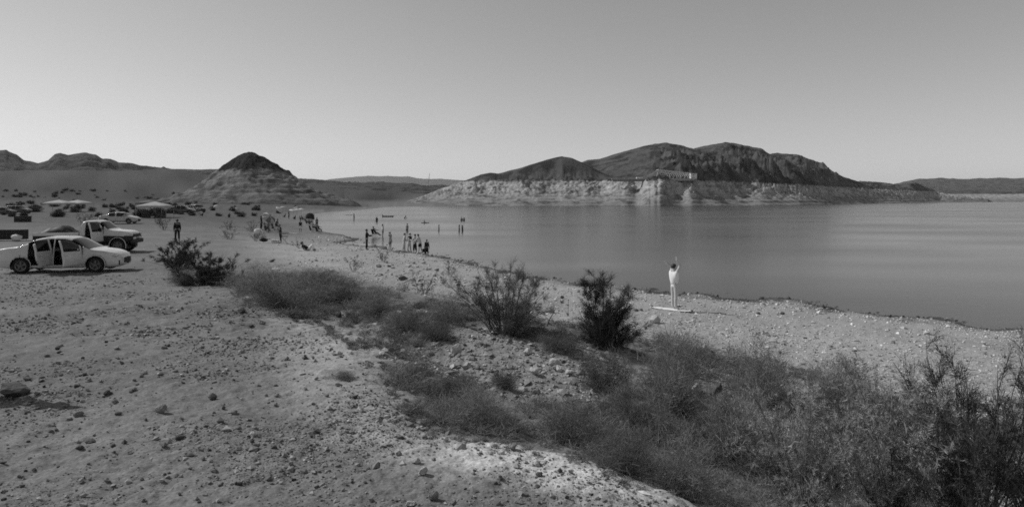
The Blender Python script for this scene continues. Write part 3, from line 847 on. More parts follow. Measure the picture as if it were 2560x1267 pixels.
# ------------------------------------------------------------------ plants: ribbons of twig and leaf built with numpy
def ribbons(base, dirs, length, width, bend, r, seg=3):
    """n thin tapered ribbons; returns verts (n, 2*seg+1, 3) and faces"""
    n = len(base)
    side = np.cross(dirs, r.normal(size=(n, 3))); side /= np.linalg.norm(side, axis=1)[:, None] + 1e-9
    bdir = r.normal(size=(n, 3)); bdir[:, 2] = np.abs(bdir[:, 2]) * .3 - .1
    V = np.zeros((n, 2 * seg + 1, 3))
    for k in range(seg + 1):
        t = k / seg
        c = base + dirs * (length * t)[:, None] + bdir * (length * bend * t * t)[:, None]
        wv = side * (width * (1 - t * .75) * .5)[:, None]
        if k < seg:
            V[:, 2 * k] = c - wv; V[:, 2 * k + 1] = c + wv
        else:
            V[:, 2 * k] = c
    q = np.array([[2 * k, 2 * k + 1, 2 * k + 3, 2 * k + 2] for k in range(seg - 1)]).reshape(-1, 4)
    tr = np.array([[2 * seg - 2, 2 * seg - 1, 2 * seg]])
    off = (np.arange(n) * (2 * seg + 1))[:, None, None]
    return V.reshape(-1, 3), ((q[None] + off).reshape(-1, 4) if len(q) else np.zeros((0, 4), int)), (tr[None] + off).reshape(-1, 3)

def unit(v):
    return v / (np.linalg.norm(v, axis=-1, keepdims=True) + 1e-9)

class Plant:
    def __init__(self):
        self.v = []; self.q = []; self.t = []; self.a = []; self.n = 0
    def put(self, V, Q, T, alb):
        self.v.append(V); self.q.append(Q + self.n); self.t.append(T + self.n)
        self.a.append(np.broadcast_to(np.asarray(alb, float), (len(V),)) if np.ndim(alb) == 0 else alb)
        self.n += len(V)
    def mesh(self, name, m):
        return mesh_np(name, np.concatenate(self.v), [np.concatenate(self.q), np.concatenate(self.t)], [m], True, {'albedo': np.concatenate(self.a)})

def tube(path, rad, sides=5):
    path = np.asarray(path, float); n = len(path)
    d = np.gradient(path, axis=0); d = unit(d)
    ref = np.array([.31, .77, .2])
    u = unit(np.cross(d, ref)); w_ = np.cross(d, u)
    an = np.arange(sides) / sides * 2 * np.pi
    V = path[:, None] + np.asarray(rad)[:, None, None] * (np.cos(an)[None, :, None] * u[:, None] + np.sin(an)[None, :, None] * w_[:, None])
    i = np.arange(n * sides).reshape(n, sides)
    Q = np.stack([i[:-1], np.roll(i[:-1], -1, 1), np.roll(i[1:], -1, 1), i[1:]], -1).reshape(-1, 4)
    return V.reshape(-1, 3), Q, np.zeros((0, 3), int)

M_TWIG = mat_attr('dry_twigs', fine=.2, scale=15, trans=.3)
M_TAMA = mat_attr('tamarisk_sprays', fine=.2, scale=10, trans=.2)
M_STEM = mat('shrub_wood', .09, .9, .1, var=.3, scale=20)

def dome_mesh(seed, n=4700, h=.45, wid=.0042, alb=.18, nl=26):
    """rounded thistle shrub of unit width: fine tangled twigs in many small lumps"""
    r = np.random.default_rng(seed)
    P = Plant()
    an = r.uniform(0, 2 * np.pi, nl); el = np.arcsin(r.random(nl) ** .8)
    rad = r.uniform(.22, .5, nl)
    lump = np.stack([np.cos(an) * np.cos(el) * rad, np.sin(an) * np.cos(el) * rad, np.sin(el) * rad * h / .5], -1)
    size = r.uniform(.05, .11, nl)
    which = r.integers(0, nl, n)
    org = lump[which] + r.normal(size=(n, 3)) * size[which][:, None] * np.array([1, 1, .75])
    core = r.random(n) < .25
    org[core] *= r.uniform(.2, .8, core.sum())[:, None]
    org[:, 2] = np.abs(org[:, 2])
    dr = unit(unit(org + 1e-6) * .55 + unit(r.normal(size=(n, 3))) * .95 + np.array([0, 0, .12]))
    L = r.uniform(.04, .13, n)
    a = np.clip(alb * r.normal(1, .25, n), .04, .45)
    V, Q, T = ribbons(org, dr, L, wid * r.uniform(.6, 1.4, n), .6, r)
    P.put(V, Q, T, np.repeat(a, 7))
    m = 160
    d2 = unit(np.stack([r.normal(size=m), r.normal(size=m), np.abs(r.normal(size=m)) * .7 + .1], -1))
    V, Q, T = ribbons(np.zeros((m, 3)), d2, r.uniform(.25, .5, m), np.full(m, wid * 1.6), .3, r)
    P.put(V, Q, T, alb * .8)
    return P.mesh('twigs', M_TWIG)

def tamarisk_mesh(seed, stems=16, h=1.0, lean=.45, dens=260, alb=.085, wid=.006, tall=None, low=.25, fuzz=1.0):
    """upright feathery bush of unit height: stems, side branches, fine drooping sprays"""
    r = np.random.default_rng(seed)
    F_, S_ = Plant(), Plant()
    for k in range(stems):
        ang = r.uniform(0, 2 * np.pi); ln = lean * r.uniform(.1, 1.0)
        hh = h * r.uniform(.2, .95)
        if tall is not None and k < len(tall):
            ang, ln, hh = tall[k]
        t = np.linspace(0, 1, 9)
        path = np.stack([np.cos(ang) * ln * t ** 1.2, np.sin(ang) * ln * t ** 1.2, hh * (t - .12 * t * t) / .88], -1)
        path[:, :2] += np.cumsum(r.normal(size=(9, 2)) * .014, 0) + np.array([np.cos(ang), np.sin(ang)]) * r.uniform(.02, .16) * (1 if lean < .6 else 1.6)
        V, Q, T = tube(path, .007 * (1 - t * .85) + .0010, 5)
        S_.put(V, Q, T, .09)
        nb = max(3, int(9 * hh / h))                      # side branches
        for bI in range(nb):
            tt = r.uniform(low, .97); i = min(int(tt * 8), 7)
            b0 = path[i] + (path[i + 1] - path[i]) * (tt * 8 - i)
            tang = unit(path[i + 1] - path[i])
            d = unit(tang * .8 + unit(r.normal(size=3)) * .75 + np.array([0, 0, .12]))
            Lb = r.uniform(.12, .34) * (1.2 - .75 * tt) * fuzz
            n = max(8, int(dens / 9))
            q = r.uniform(0, 1, n)
            c = b0 + d * (Lb * q)[:, None] + r.normal(size=(n, 3)) * .012
            dd = unit(d + unit(r.normal(size=(n, 3))) * .85)
            a = np.clip(alb * r.normal(1, .28, n), .02, .4)
            L = r.uniform(.05, .13, n) * (1.1 - .4 * q)
            V, Q, T = ribbons(c, dd, L, wid * r.uniform(.5, 1.2, n), .45, r)
            F_.put(V, Q, T, np.repeat(a, 7))
            d3 = unit(dd + unit(r.normal(size=(n, 3))) * .7)
            V, Q, T = ribbons(c + dd * (L * .5)[:, None], d3, L * .6, wid * r.uniform(.4, 1.0, n), .4, r, seg=2)
            F_.put(V, Q, T, np.repeat(a, 5))
            V, Q, T = ribbons(b0[None], d[None], np.array([Lb]), np.array([.005]), .1, r)
            S_.put(V, Q, T, .09)
    return F_.mesh('sprays', M_TAMA), S_.mesh('stems', M_STEM)

def feather_mesh(seed, stems=22, alb=.30, h=1.0, lean=.6, leaves=24, sprigs=25, ll=.046, lw=.0075):
    """leafy bush with pinnate pale sprigs, unit height"""
    r = np.random.default_rng(seed)
    F_, S_ = Plant(), Plant()
    for k in range(stems):
        ang = r.uniform(0, 2 * np.pi); ln = lean * r.uniform(.1, 1.0); hh = h * r.uniform(.45, 1.0)
        t = np.linspace(0, 1, 8)
        path = np.stack([np.cos(ang) * ln * t, np.sin(ang) * ln * t, hh * (t - .2 * t * t) / .8], -1) + r.normal(size=(8, 3)) * .008
        V, Q, T = tube(path, .0045 * (1 - t * .8) + .001, 4)
        S_.put(V, Q, T, .1)
        for s_ in range(sprigs):
            tt = r.uniform(.06, 1.0); i = min(int(tt * 7), 6)
            b0 = path[i] + (path[i + 1] - path[i]) * (tt * 7 - i)
            d = unit(unit(path[i + 1] - path[i]) * .6 + unit(r.normal(size=3)) * .9 + np.array([0, 0, .25]))
            Ls = r.uniform(.14, .28)
            u = unit(np.cross(d, r.normal(size=3)))
            q = np.linspace(.1, 1, leaves)
            droop = np.array([0, 0, -.3]) * Ls
            c = b0 + d * (Ls * q)[:, None] + droop * (q ** 2)[:, None]
            sg = np.where(np.arange(leaves) % 2 == 0, 1, -1)
            dr = unit(u[None] * sg[:, None] + d * .55 + r.normal(size=(leaves, 3)) * .22)
            V, Q, T = ribbons(c, dr, ll * (1.15 - .7 * q) * r.uniform(.7, 1.3, leaves), np.full(leaves, lw), .3, r, seg=2)
            F_.put(V, Q, T, np.repeat(np.clip(alb * r.normal(1, .22, leaves), .05, .5), 5))
    return F_.mesh('leaves', M_TWIG), S_.mesh('stems', M_STEM)

DOMES = [dome_mesh(400 + k, h=.40 + .05 * (k % 3), alb=(.15, .20, .24)[k % 3]) for k in range(6)]
def shrub_dome(px, py, wpx, hpx, label, group=None, k=0, sc=1.0, name='thistle_shrub'):
    X, Y, Zg = pix(px, py)
    wd = wpx * Y / F
    o = thing(name, label, 'shrub', (X, Y, Zg - .02), random.Random(int(px * 3 + py)).uniform(0, 6.28), group)
    c = add('twigs', DOMES[k % 6], o)
    c.scale = (wd, wd, 1.2 * hpx * Y / F / .5)
    return o

DOME_LIST = [
    (470, 712, 110, 45, 'grey low shrub at the feet of the two dark bushes by the sedan'),
    (575, 705, 70, 24, 'low grey weed right of the two dark bushes by the sedan'),
    (1690, 1030, 220, 165, 'big rounded thistle shrub left of the pale boulder'),
    (1515, 985, 150, 110, 'rounded thistle shrub right of the stony mound'),
    (1600, 1080, 190, 110, 'dense thistle shrub at the right end of the gully'),
    (1900, 1010, 190, 130, 'loose twiggy shrub right of the pale boulder'),
    (1265, 970, 90, 55, 'small tufted shrub in front of the stony mound'),
    (1420, 1110, 230, 110, 'wide thistle shrub filling the gully below the mound'),
    (1180, 1070, 210, 90, 'low thistle shrub in the gully behind the dirt rim'),
    (1560, 1180, 220, 120, 'dense thistle shrub at the corner of the pale dusty patch'),
    (1820, 1150, 240, 140, 'wide thistle shrub between the bare patch and the leafy bush'),
    (1710, 1240, 230, 130, 'thistle shrub at the bottom edge right of the dirt'),
    (1290, 840, 110, 55, 'dark low shrub on the crest of the stony mound'),
    (1010, 830, 130, 60, 'low shrub on the bank left of the stony mound'),
    (940, 790, 150, 60, 'low shrub right of the thistle bank'),
    (1090, 850, 110, 50, 'flat shrub on the left shoulder of the stony mound'),
    (720, 775, 230, 90, 'tall thistle at the front of the weedy bank below the beach'),
    (640, 735, 160, 60, 'thistle at the left end of the weedy bank'),
    (830, 760, 200, 70, 'thistle at the right of the weedy bank'),
    (800, 715, 220, 40, 'thistle at the back of the weedy bank'),
    (1130, 800, 150, 55, 'grey shrub at the left foot of the big tamarisk'),
    (1400, 880, 130, 55, 'grey shrub between the two tamarisk bushes'),
    (1700, 890, 150, 60, 'grey shrub right of the dark pointed tamarisk'),
    (2110, 1010, 200, 95, 'wispy shrub where the right bush meets the beach'),
    (1130, 990, 150, 60, 'low weeds shrub at the left in the gully'),
    (860, 945, 80, 22, 'flat weed on the dirt above the gully'),
]
for i, a in enumerate(DOME_LIST):
    shrub_dome(*a, k=i)

# tall tamarisk bushes
def tamarisk(px, py, hpx, wfac, label, seed, D=None, **kw):
    X, Y, Zg = pix(px, py) if D is None else at(px, D)
    o = thing('tamarisk_bush', label, 'bush', (X, Y, Zg - .03), 0.0)
    f_, s_ = tamarisk_mesh(seed, **kw)
    H = hpx * Y / F
    for nm, me in (('sprays', f_), ('stems', s_)):
        c = add(nm, me, o); c.scale = (H * wfac, H * wfac, H)
    return o
tamarisk(1265, 835, 175, 1.0, 'big loose tamarisk bush with leaning branches on the mound crest', 501, stems=46, lean=.85, dens=320, alb=.13, wid=.0045,
         tall=[(R(150), .38, 1.02), (R(125), .2, .98), (R(20), .35, .8), (R(175), .7, .7), (R(-10), .55, .75)], low=.15)
tamarisk(1515, 872, 182, 1.0, 'dark pointed tamarisk bush on the beach left of the woman', 502, stems=44, lean=.46, dens=470, alb=.05, wid=.0045,
         tall=[(R(150), .14, 1.12), (R(100), .1, 1.0), (R(170), .2, .98), (R(20), .35, .78)], low=.05)
tamarisk(450, 672, 82, 1.0, 'dark low bush right of the white sedan, left one of two', 503, stems=36, lean=1.0, dens=250, alb=.05, low=.0, wid=.014)
tamarisk(525, 712, 92, 1.0, 'dark broad bush right of the white sedan, right one of two', 504, stems=38, lean=.95, dens=250, alb=.042, low=.0, wid=.014)
tamarisk(2440, 1262, 455, .62, 'tall dark bush with bare upright tips at the right edge', 505, stems=34, lean=.5, dens=280, alb=.055, low=.1, D=6.4, wid=.004, tall=[(R(170), .2, 1.0), (R(20), .35, .93), (R(140), .12, .9)])
tamarisk(2570, 1250, 400, .62, 'dark bush cut by the right edge of the picture', 506, stems=24, lean=.45, dens=240, alb=.05, low=.1, D=6.6, wid=.004)

def feather(px, D, hpx, wfac, label, seed, **kw):
    X, Y, Zg = at(px, D)
    o = thing('leafy_bush', label, 'bush', (X, Y, Zg - .03), 0.0)
    f_, s_ = feather_mesh(seed, **kw)
    H = hpx * Y / F
    for nm, me in (('leaves', f_), ('stems', s_)):
        c = add(nm, me, o); c.scale = (H * wfac, H * wfac, H)
    return o
feather(2010, 5.7, 385, .62, 'pale leafy bush with feathery sprigs at the bottom right', 601, stems=26, lean=.8)
feather(2230, 5.9, 430, .62, 'pale leafy bush with feathery sprigs left of the tall dark bush', 602, stems=30, lean=.75)
feather(2410, 5.5, 400, .6, 'leafy bush in the bottom right corner', 603, stems=24, lean=.7, alb=.10)
feather(2090, 7.4, 260, .8, 'greyish leafy bush behind the pale feathery ones', 604, stems=22, lean=.8, alb=.14)

# sparse weeds standing on the beach
WEEDS = [(1060, 735, 70, 'spindly weed on the beach left of the big tamarisk'), (885, 680, 45, 'dark weed on the pebbles beyond the thistle bank'), (960, 655, 40, 'small upright weed on the pebbles below the bathers'),
         (1125, 690, 45, 'thin weed on the beach left above the big tamarisk'), (1108, 712, 30, 'curved twig on the beach left of the big tamarisk'), (745, 618, 22, 'small weed near the reclining sunbather'),
         (572, 598, 40, 'upright dark weed on the flat left of the white parasol'), (640, 603, 28, 'dark weed at the foot of the white parasol'), (570, 575, 30, 'dark weed on the flat behind another weed'), (1010, 730, 40, 'pale weed on the beach above the bank'),
         (410, 575, 40, 'grey weed behind the nose of the white pickup'), (395, 560, 34, 'grey weed on the flat beyond the pickup'), (630, 580, 34, 'dark bush left of the tilted grey parasol'), (672, 582, 40, 'dark bush under the tilted grey parasol'),
         (1880, 985, 120, 'tall thin weed right of the pale boulder'), (214, 562, 48, 'blurred grey bush behind the white pickup')]
_weed = [tamarisk_mesh(520 + k, stems=11, lean=.5, dens=70, alb=.08, wid=.012, low=.1) for k in range(3)]
for i, (px_, py_, h_, lab) in enumerate(WEEDS):
    X, Y, Zg = pix(px_, py_)
    o = thing('weed', lab, 'weed', (X, Y, Zg - .02), i * 1.7)
    for nm, me in zip(('sprays', 'stems'), _weed[i % 3]):
        c = add(nm, me, o); s_ = h_ * Y / F; c.scale = (s_, s_, s_)

# uncountable low thistle between the shrubs
COVER = [
    ([(700, 790), (860, 860), (960, 960), (1030, 1075), (1200, 1115), (1420, 1150), (1560, 1210), (1660, 1262), (1760, 1262), (1600, 1180), (1430, 1120), (1200, 1080), (1060, 1040), (1000, 940), (900, 850), (760, 770)], 150, .10),
    ([(555, 700), (640, 682), (760, 690), (940, 722), (1000, 745), (900, 770), (800, 800), (720, 795), (620, 745)], 210, .24),
    ([(880, 745), (1160, 755), (1120, 800), (1100, 870), (960, 890), (850, 840)], 190, .18),
    ([(1000, 890), (1200, 940), (1300, 1010), (1480, 1020), (1600, 1000), (1690, 890), (1820, 880), (1900, 900), (2250, 1000), (2560, 1010), (2560, 1300), (1760, 1290), (1580, 1190), (1430, 1130), (1150, 1080), (1040, 1060), (960, 960)], 720, .28),
    ([(1120, 780), (1330, 800), (1620, 850), (1800, 885), (1600, 900), (1450, 850), (1150, 815)], 90, .16),
]
HOLES = [[(1640, 1020), (1700, 1030), (1690, 1110), (1640, 1110)], [(1110, 800), (1330, 828), (1520, 900), (1540, 990), (1300, 1010), (1120, 930)]]
def clump(n, r, alb, wid):
    an = r.uniform(0, 2 * np.pi, n); rad = np.sqrt(r.random(n)) * .4
    b = np.stack([np.cos(an) * rad, np.sin(an) * rad, r.random(n) ** 1.3 * .35], -1)
    d = unit(np.stack([np.cos(an) * .4, np.sin(an) * .4, np.full(n, .5)], -1) + r.normal(size=(n, 3)) * .6)
    V, Q, T = ribbons(b, d, r.uniform(.12, .4, n), np.full(n, wid) * r.uniform(.6, 1.4, n), .5, r, seg=2)
    return V, Q, T, np.repeat(np.clip(alb * r.normal(1, .3, n), .03, .4), 5)
def cover(name, label, polys, seed):
    r = np.random.default_rng(seed)
    P = Plant()
    for poly, n, size in polys:
        m = poly_mask(poly, cpx, cpy).astype(float)
        for h_ in HOLES:
            m *= ~poly_mask(h_, cpx, cpy)
        m *= np.clip(fbm(cX * .8, cY * .8, 3, seed) + .65, .05, 1)
        pts = strew(m, n, r)
        for p in pts:
            D = p[1]; s_ = size * r.uniform(.6, 1.5) * (D / 9) ** .5
            V, Q, T, a = clump(118, r, .20 * r.uniform(.55, 1.4), 1.2 / F * D / s_)
            P.put(V * s_ * np.array([1.2, 1.2, .9]) + p, Q, T, a)
    return tag(add(name, P.mesh(name, M_TWIG)), label, 'weeds', kind='stuff')
cover('bank_weeds', 'low grey thistle carpeting the bank between dirt and beach', COVER[1:3], 71)
cover('gully_weeds', 'tangled low weeds filling the gully and the right foreground', [COVER[0]] + COVER[3:], 72)

# scrub on the far flat and slopes
FAR = [dome_mesh(540 + k, n=700, h=.5, wid=.035, alb=.06, nl=9) for k in range(3)]
rs = random.Random(9)
nfar = 0
while nfar < 165:
    px_ = rs.uniform(0, 900); py_ = 478 + rs.random() ** 1.2 * 66
    if py_ > 530 and px_ > 700 or (px_ > 760 and py_ > 512):
        continue
    X, Y, Zg = pix(px_, py_)
    if Zg < .3 or Y > 900:
        continue
    hgt = rs.uniform(.7, 1.9)
    zone = ('beyond the parked vehicles at the left' if px_ < 340 else 'between the canopy and the pyramid hill' if px_ < 560 else 'in front of the pyramid hill') + (', on the rising slope' if py_ < 500 else ', on the flat')
    o = thing('desert_scrub', 'dark desert scrub bush ' + zone, 'bush', (X, Y, Zg - .05), rs.uniform(0, 6), 'scrub ' + zone)
    c = add('twigs', FAR[nfar % 3], o); wd_ = hgt * rs.uniform(1.3, 2.2); c.scale = (wd_, wd_, hgt / .5)
    nfar += 1
# ------------------------------------------------------------------ vehicles
M_WHITE = mat('white_car_paint', .6, .3, .5, coat=.5, var=.1, scale=2.5)
M_SILVER = mat('pale_car_paint', .42, .3, .5, coat=.5)
M_DARKP = mat('dark_car_paint', .035, .3, .5, coat=.5)
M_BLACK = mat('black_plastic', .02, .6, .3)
M_GLASS = mat('car_glass', .012, .08, .3)
M_TYRE = mat('tyre_rubber', .022, .85, .2, var=.3, scale=10)
M_RIM = mat('wheel_rim', .16, .35, .5, metal=.6)
M_LAMP = mat('lamp_lens', .55, .1, .5)
M_RED = mat('tail_lamp', .08, .15, .5)
M_INT = mat('car_interior', .02, .9, .1)

def lathe(prof, n=28, axis='y'):
    prof = np.asarray(prof, float)
    an = np.linspace(0, 2 * np.pi, n, endpoint=False)
    V = np.stack([np.cos(an)[:, None] * prof[None, :, 0], np.broadcast_to(prof[None, :, 1], (n, len(prof))), np.sin(an)[:, None] * prof[None, :, 0]], -1)
    i = np.arange(n * len(prof)).reshape(n, len(prof)); j = np.roll(i, -1, 0)
    f = np.stack([i[:, :-1], j[:, :-1], j[:, 1:], i[:, 1:]], -1).reshape(-1, 4)
    return V.reshape(-1, 3), f

def box_arr(cx, cy, cz, sx, sy, sz, bev=0.0):
    x, y, z = sx / 2, sy / 2, sz / 2
    v = np.array([(a * x, b * y, c * z) for c in (-1, 1) for a, b in ((-1, -1), (1, -1), (1, 1), (-1, 1))], float) + np.array([cx, cy, cz])
    f = np.array([(0, 3, 2, 1), (4, 5, 6, 7), (0, 1, 5, 4), (1, 2, 6, 5), (2, 3, 7, 6), (3, 0, 4, 7)])
    return v, f

def merge(parts):
    V = []; Q = []; T = []; n = 0
    for v, *fs in parts:
        for f in fs:
            f = np.asarray(f)
            if len(f) == 0: continue
            (Q if f.shape[1] == 4 else T).append(f + n)
        V.append(np.asarray(v, float)); n += len(v)
    out = []
    if Q: out.append(np.concatenate(Q))
    if T: out.append(np.concatenate(T))
    return np.concatenate(V), out

def part(name, parent, parts, m, smooth=False, bevel=0.0, loc=None):
    v, f = merge(parts)
    o = add(name, mesh_np(name, v, f, [m], smooth), parent, loc)
    if bevel > 0:
        b = o.modifiers.new('bevel', 'BEVEL'); b.width = bevel; b.segments = 2; b.limit_method = 'ANGLE'
    return o

_wheel = {}
def wheel(parent, x, y, rad, wid, side):
    k = (round(rad, 3), round(wid, 3))
    if k not in _wheel:
        ty = lathe([(rad * .66, -wid / 2), (rad * .9, -wid / 2), (rad * .985, -wid * .38), (rad, 0), (rad * .985, wid * .38), (rad * .9, wid / 2), (rad * .66, wid / 2), (rad * .62, 0), (rad * .66, -wid / 2)])
        ps = [lathe([(0.001, -wid * .38), (rad * .12, -wid * .40), (rad * .16, -wid * .34), (rad * .16, -wid * .1), (rad * .001, -wid * .1)], 16),
              lathe([(rad * .56, -wid * .42), (rad * .67, -wid * .48), (rad * .67, wid * .3), (rad * .56, wid * .3), (rad * .56, -wid * .42)], 28)]
        for a in range(5):
            v, f = box_arr(rad * .36, -wid * .33, 0, rad * .46, wid * .1, rad * .16)
            c, s = math.cos(a * 2 * math.pi / 5 + .3), math.sin(a * 2 * math.pi / 5 + .3)
            v = np.stack([v[:, 0] * c - v[:, 2] * s, v[:, 1], v[:, 0] * s + v[:, 2] * c], -1)
            ps.append((v, f))
        ps.append(lathe([(0.001, wid * .0), (rad * .6, wid * .0)], 20))
        rv, rf = merge(ps)
        _wheel[k] = (mesh_np('tyre', ty[0], ty[1], [M_TYRE], True), mesh_np('rim', rv, rf, [M_RIM]))
    w_ = add('wheel', None, parent, (x, y, rad), 0 if side < 0 else math.pi)
    add('tyre', _wheel[k][0], w_); add('rim', _wheel[k][1], w_)
    return w_

def vehicle(root, L, ztop, zbelt, half, zbot, axles, wr, paint, doors, shield, rear, sidewin, open_near=(), step=.045, taper=.30, clad=None):
    """body lofted from longitudinal stations; faces sorted into body, doors, windows; +x forward, near side is -y"""
    xs = np.arange(0, L + step / 2, step)
    zt = np.interp(xs, *zip(*ztop)); zbl = np.minimum(np.interp(xs, *zip(*zbelt)), zt - .03)
    W_ = np.interp(xs, *zip(*half)); zb = np.interp(xs, *zip(*zbot))
    for _ in range(2):
        for a in (zt, W_):
            a[1:-1] = (a[:-2] + 2 * a[1:-1] + a[2:]) / 4
    rings = []
    for x, t, b, w_, z0 in zip(xs, zt, zbl, W_, zb):
        g = t - b
        wr_ = w_ * .94 - taper * max(0, g - .08)
        hs = np.linspace(0, 1, 9)
        pts = [(0, z0), (w_ * .8, z0), (w_ * .95, z0 + .05)]
        for h in hs[1:]:
            pts.append((w_ * (.955 + .05 * math.sin(math.pi * min(1, h * 1.15) ** .8) - .018 * h), z0 + .05 + (b - z0 - .05) * h))
        pts.append((w_ * .935, b + min(.03, g * .3)))
        for q in (.35, .7, .93):
            pts.append((w_ * .935 + (wr_ - w_ * .935) * q, b + g * (.08 + q * .86)))
        pts += [(wr_ - .07, t - .012 * min(1, g * 4)), (wr_ * .5, t + .012), (0, t + .018)]
        rings.append(pts)
    Rg = np.array(rings)              # stations, k, (y, z)
    n, K, _ = Rg.shape
    BELT = 10                         # ring index of the belt line
    ar = wr * 1.17
    parts = {}
    for s in (-1, 1):
        V = np.stack([np.broadcast_to(xs[:, None], (n, K)), s * Rg[..., 0], Rg[..., 1]], -1)
        for i in range(n - 1):
            xc = (xs[i] + xs[i + 1]) / 2
            for k in range(K - 1):
                zc = (Rg[i, k, 1] + Rg[i + 1, k + 1, 1]) / 2
                nm = 'body'
                if any((xc - ax) ** 2 + (zc - wr) ** 2 < ar * ar for ax in axles) and 1 <= k < BELT:
                    continue
                g = zt[i] - zbl[i]
                if k >= BELT + 1 and k < BELT + 4 and any(a < xc < b for a, b in sidewin) and g > .16:
                    nm = 'side_window' + str([j for j, (a, b) in enumerate(sidewin) if a < xc < b][0])
                if k >= BELT + 4 and shield[0] < xc < shield[1]:
                    nm = 'windshield'
                if k >= BELT + 4 and rear and rear[0] < xc < rear[1]:
                    nm = 'rear_window'
                key = (nm, s if nm[:4] == 'side' else 0)
                if clad and nm == 'body' and zc < clad:  # clad: height below which shade is painted on in black
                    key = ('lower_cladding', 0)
                for j, (a, b) in enumerate(doors):
                    if a < xc < b and 3 <= k < BELT + 4:
                        key = ('door' + str(j), s) if nm == 'body' else ('dwin' + str(j), s)
                q = [V[i, k], V[i, k + 1], V[i + 1, k + 1], V[i + 1, k]]
                parts.setdefault(key, []).append(q if s < 0 else q[::-1])
        # end caps
        for e in (0, n - 1):
            for k in range(K - 1):
                c0 = np.array([xs[e], 0, Rg[e, k, 1]]); c1 = np.array([xs[e], 0, Rg[e, k + 1, 1]])
                q = [V[e, k], V[e, k + 1], c1, c0]
                parts.setdefault(('body', 0), []).append(q)
    def build(nm, qs, m, parent, origin=(0, 0, 0), thick=0.0):
        v = np.array(qs).reshape(-1, 3) - np.array(origin)
        key = np.round(v * 2000).astype(int)
        u, inv = np.unique(key, axis=0, return_inverse=True)
        inv = inv.ravel()
        vv = np.zeros((len(u), 3)); vv[inv] = v
        f = inv.reshape(-1, 4)
        good = np.array([len(set(r_)) >= 3 for r_ in f])
        me = bpy.data.meshes.new(nm)
        me.from_pydata(vv.tolist(), [], [list(dict.fromkeys(r_)) for r_ in f[good]])
        me.materials.append(m)
        me.polygons.foreach_set('use_smooth', np.ones(len(me.polygons), bool))
        o = add(nm, me, parent, origin)
        if thick:
            so = o.modifiers.new('thickness', 'SOLIDIFY'); so.thickness = thick; so.offset = 0
        return o
    body = build('body', parts[('body', 0)], paint, root, thick=.02)
    for key in [k for k in parts if k[0] in ('windshield', 'rear_window') or k[0].startswith('side_window')]:
        build('side_window' if key[0].startswith('side') else key[0], parts[key], M_GLASS, root, thick=.006)
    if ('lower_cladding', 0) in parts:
        build('lower_cladding', parts[('lower_cladding', 0)], M_BLACK, root, thick=.02)  # black faces that put the shade of the lower body into its colour
    for j, (a, b) in enumerate(doors):
        for s in (-1, 1):
            key = ('door' + str(j), s)
            if key not in parts: continue
            wloc = float(np.interp(b, xs, W_)) * s * .97
            org = (b - .005, wloc, 0)
            d = build('door', parts[key], paint, root, org, thick=.05)
            if ('dwin' + str(j), s) in parts:
                wn = build('window', parts[('dwin' + str(j), s)], M_GLASS, d, org, thick=.006)
                wn.location = (0, 0, 0)
            part('handle', d, [box_arr(a - b + .17, s * .03, float(np.interp((a + b) / 2, xs, zbl)) - .12, .18, .03, .03)], paint, bevel=.008)
            part('door_lining', d, [box_arr((a - b) / 2, -s * .035, .62, (b - a) * .86, .02, .42)], M_INT)
            if s < 0 and j in dict(open_near):
                d.rotation_euler = (0, 0, R(dict(open_near)[j]))
                d['label'] = 'door standing open'
    # wheel arches
    for ax in axles:
        for s in (-1, 1):
            w_ = float(np.interp(ax, xs, W_))
            v, f = lathe([(ar * .985, .0), (ar * 1.05, .0), (ar * 1.05, .03), (ar * .985, .03)], 40)
            keep = v[:, 2] > -wr * .55
            fk = f[np.all(keep[f], axis=1)]
            part('wheel_arch', root, [(v + np.array([ax, s * w_ * 1.0 - .015, wr]), fk)], paint, True)
            v, f = lathe([(ar, -.34), (ar * .999, 0), ], 30)
            v2, f2 = lathe([(ar, s * -.34), (.05, s * -.34)], 30)
            kp = lambda vv, ff: ff[np.all((vv[:, 2] > -wr * .6)[ff], axis=1)]
            v[:, 1] *= s
            part('wheel_well', root, [(v + np.array([ax, s * w_ * .97, wr]), kp(v, f)), (v2 + np.array([ax, s * w_ * .97, wr]), kp(v2, f2))], M_BLACK)
            wheel(root, ax, s * (w_ - .13), wr, .22, s)
    return xs, zt, zbl, W_, zb

def seats(root, pts, z=.35):
    for x, y, w_ in pts:
        part('seat', root, [box_arr(x, y, z + .12, .5, w_, .2), box_arr(x - .26, y, z + .48, .16, w_, .62), box_arr(x - .28, y, z + .9, .1, w_ * .5, .18)], M_INT, bevel=.05)

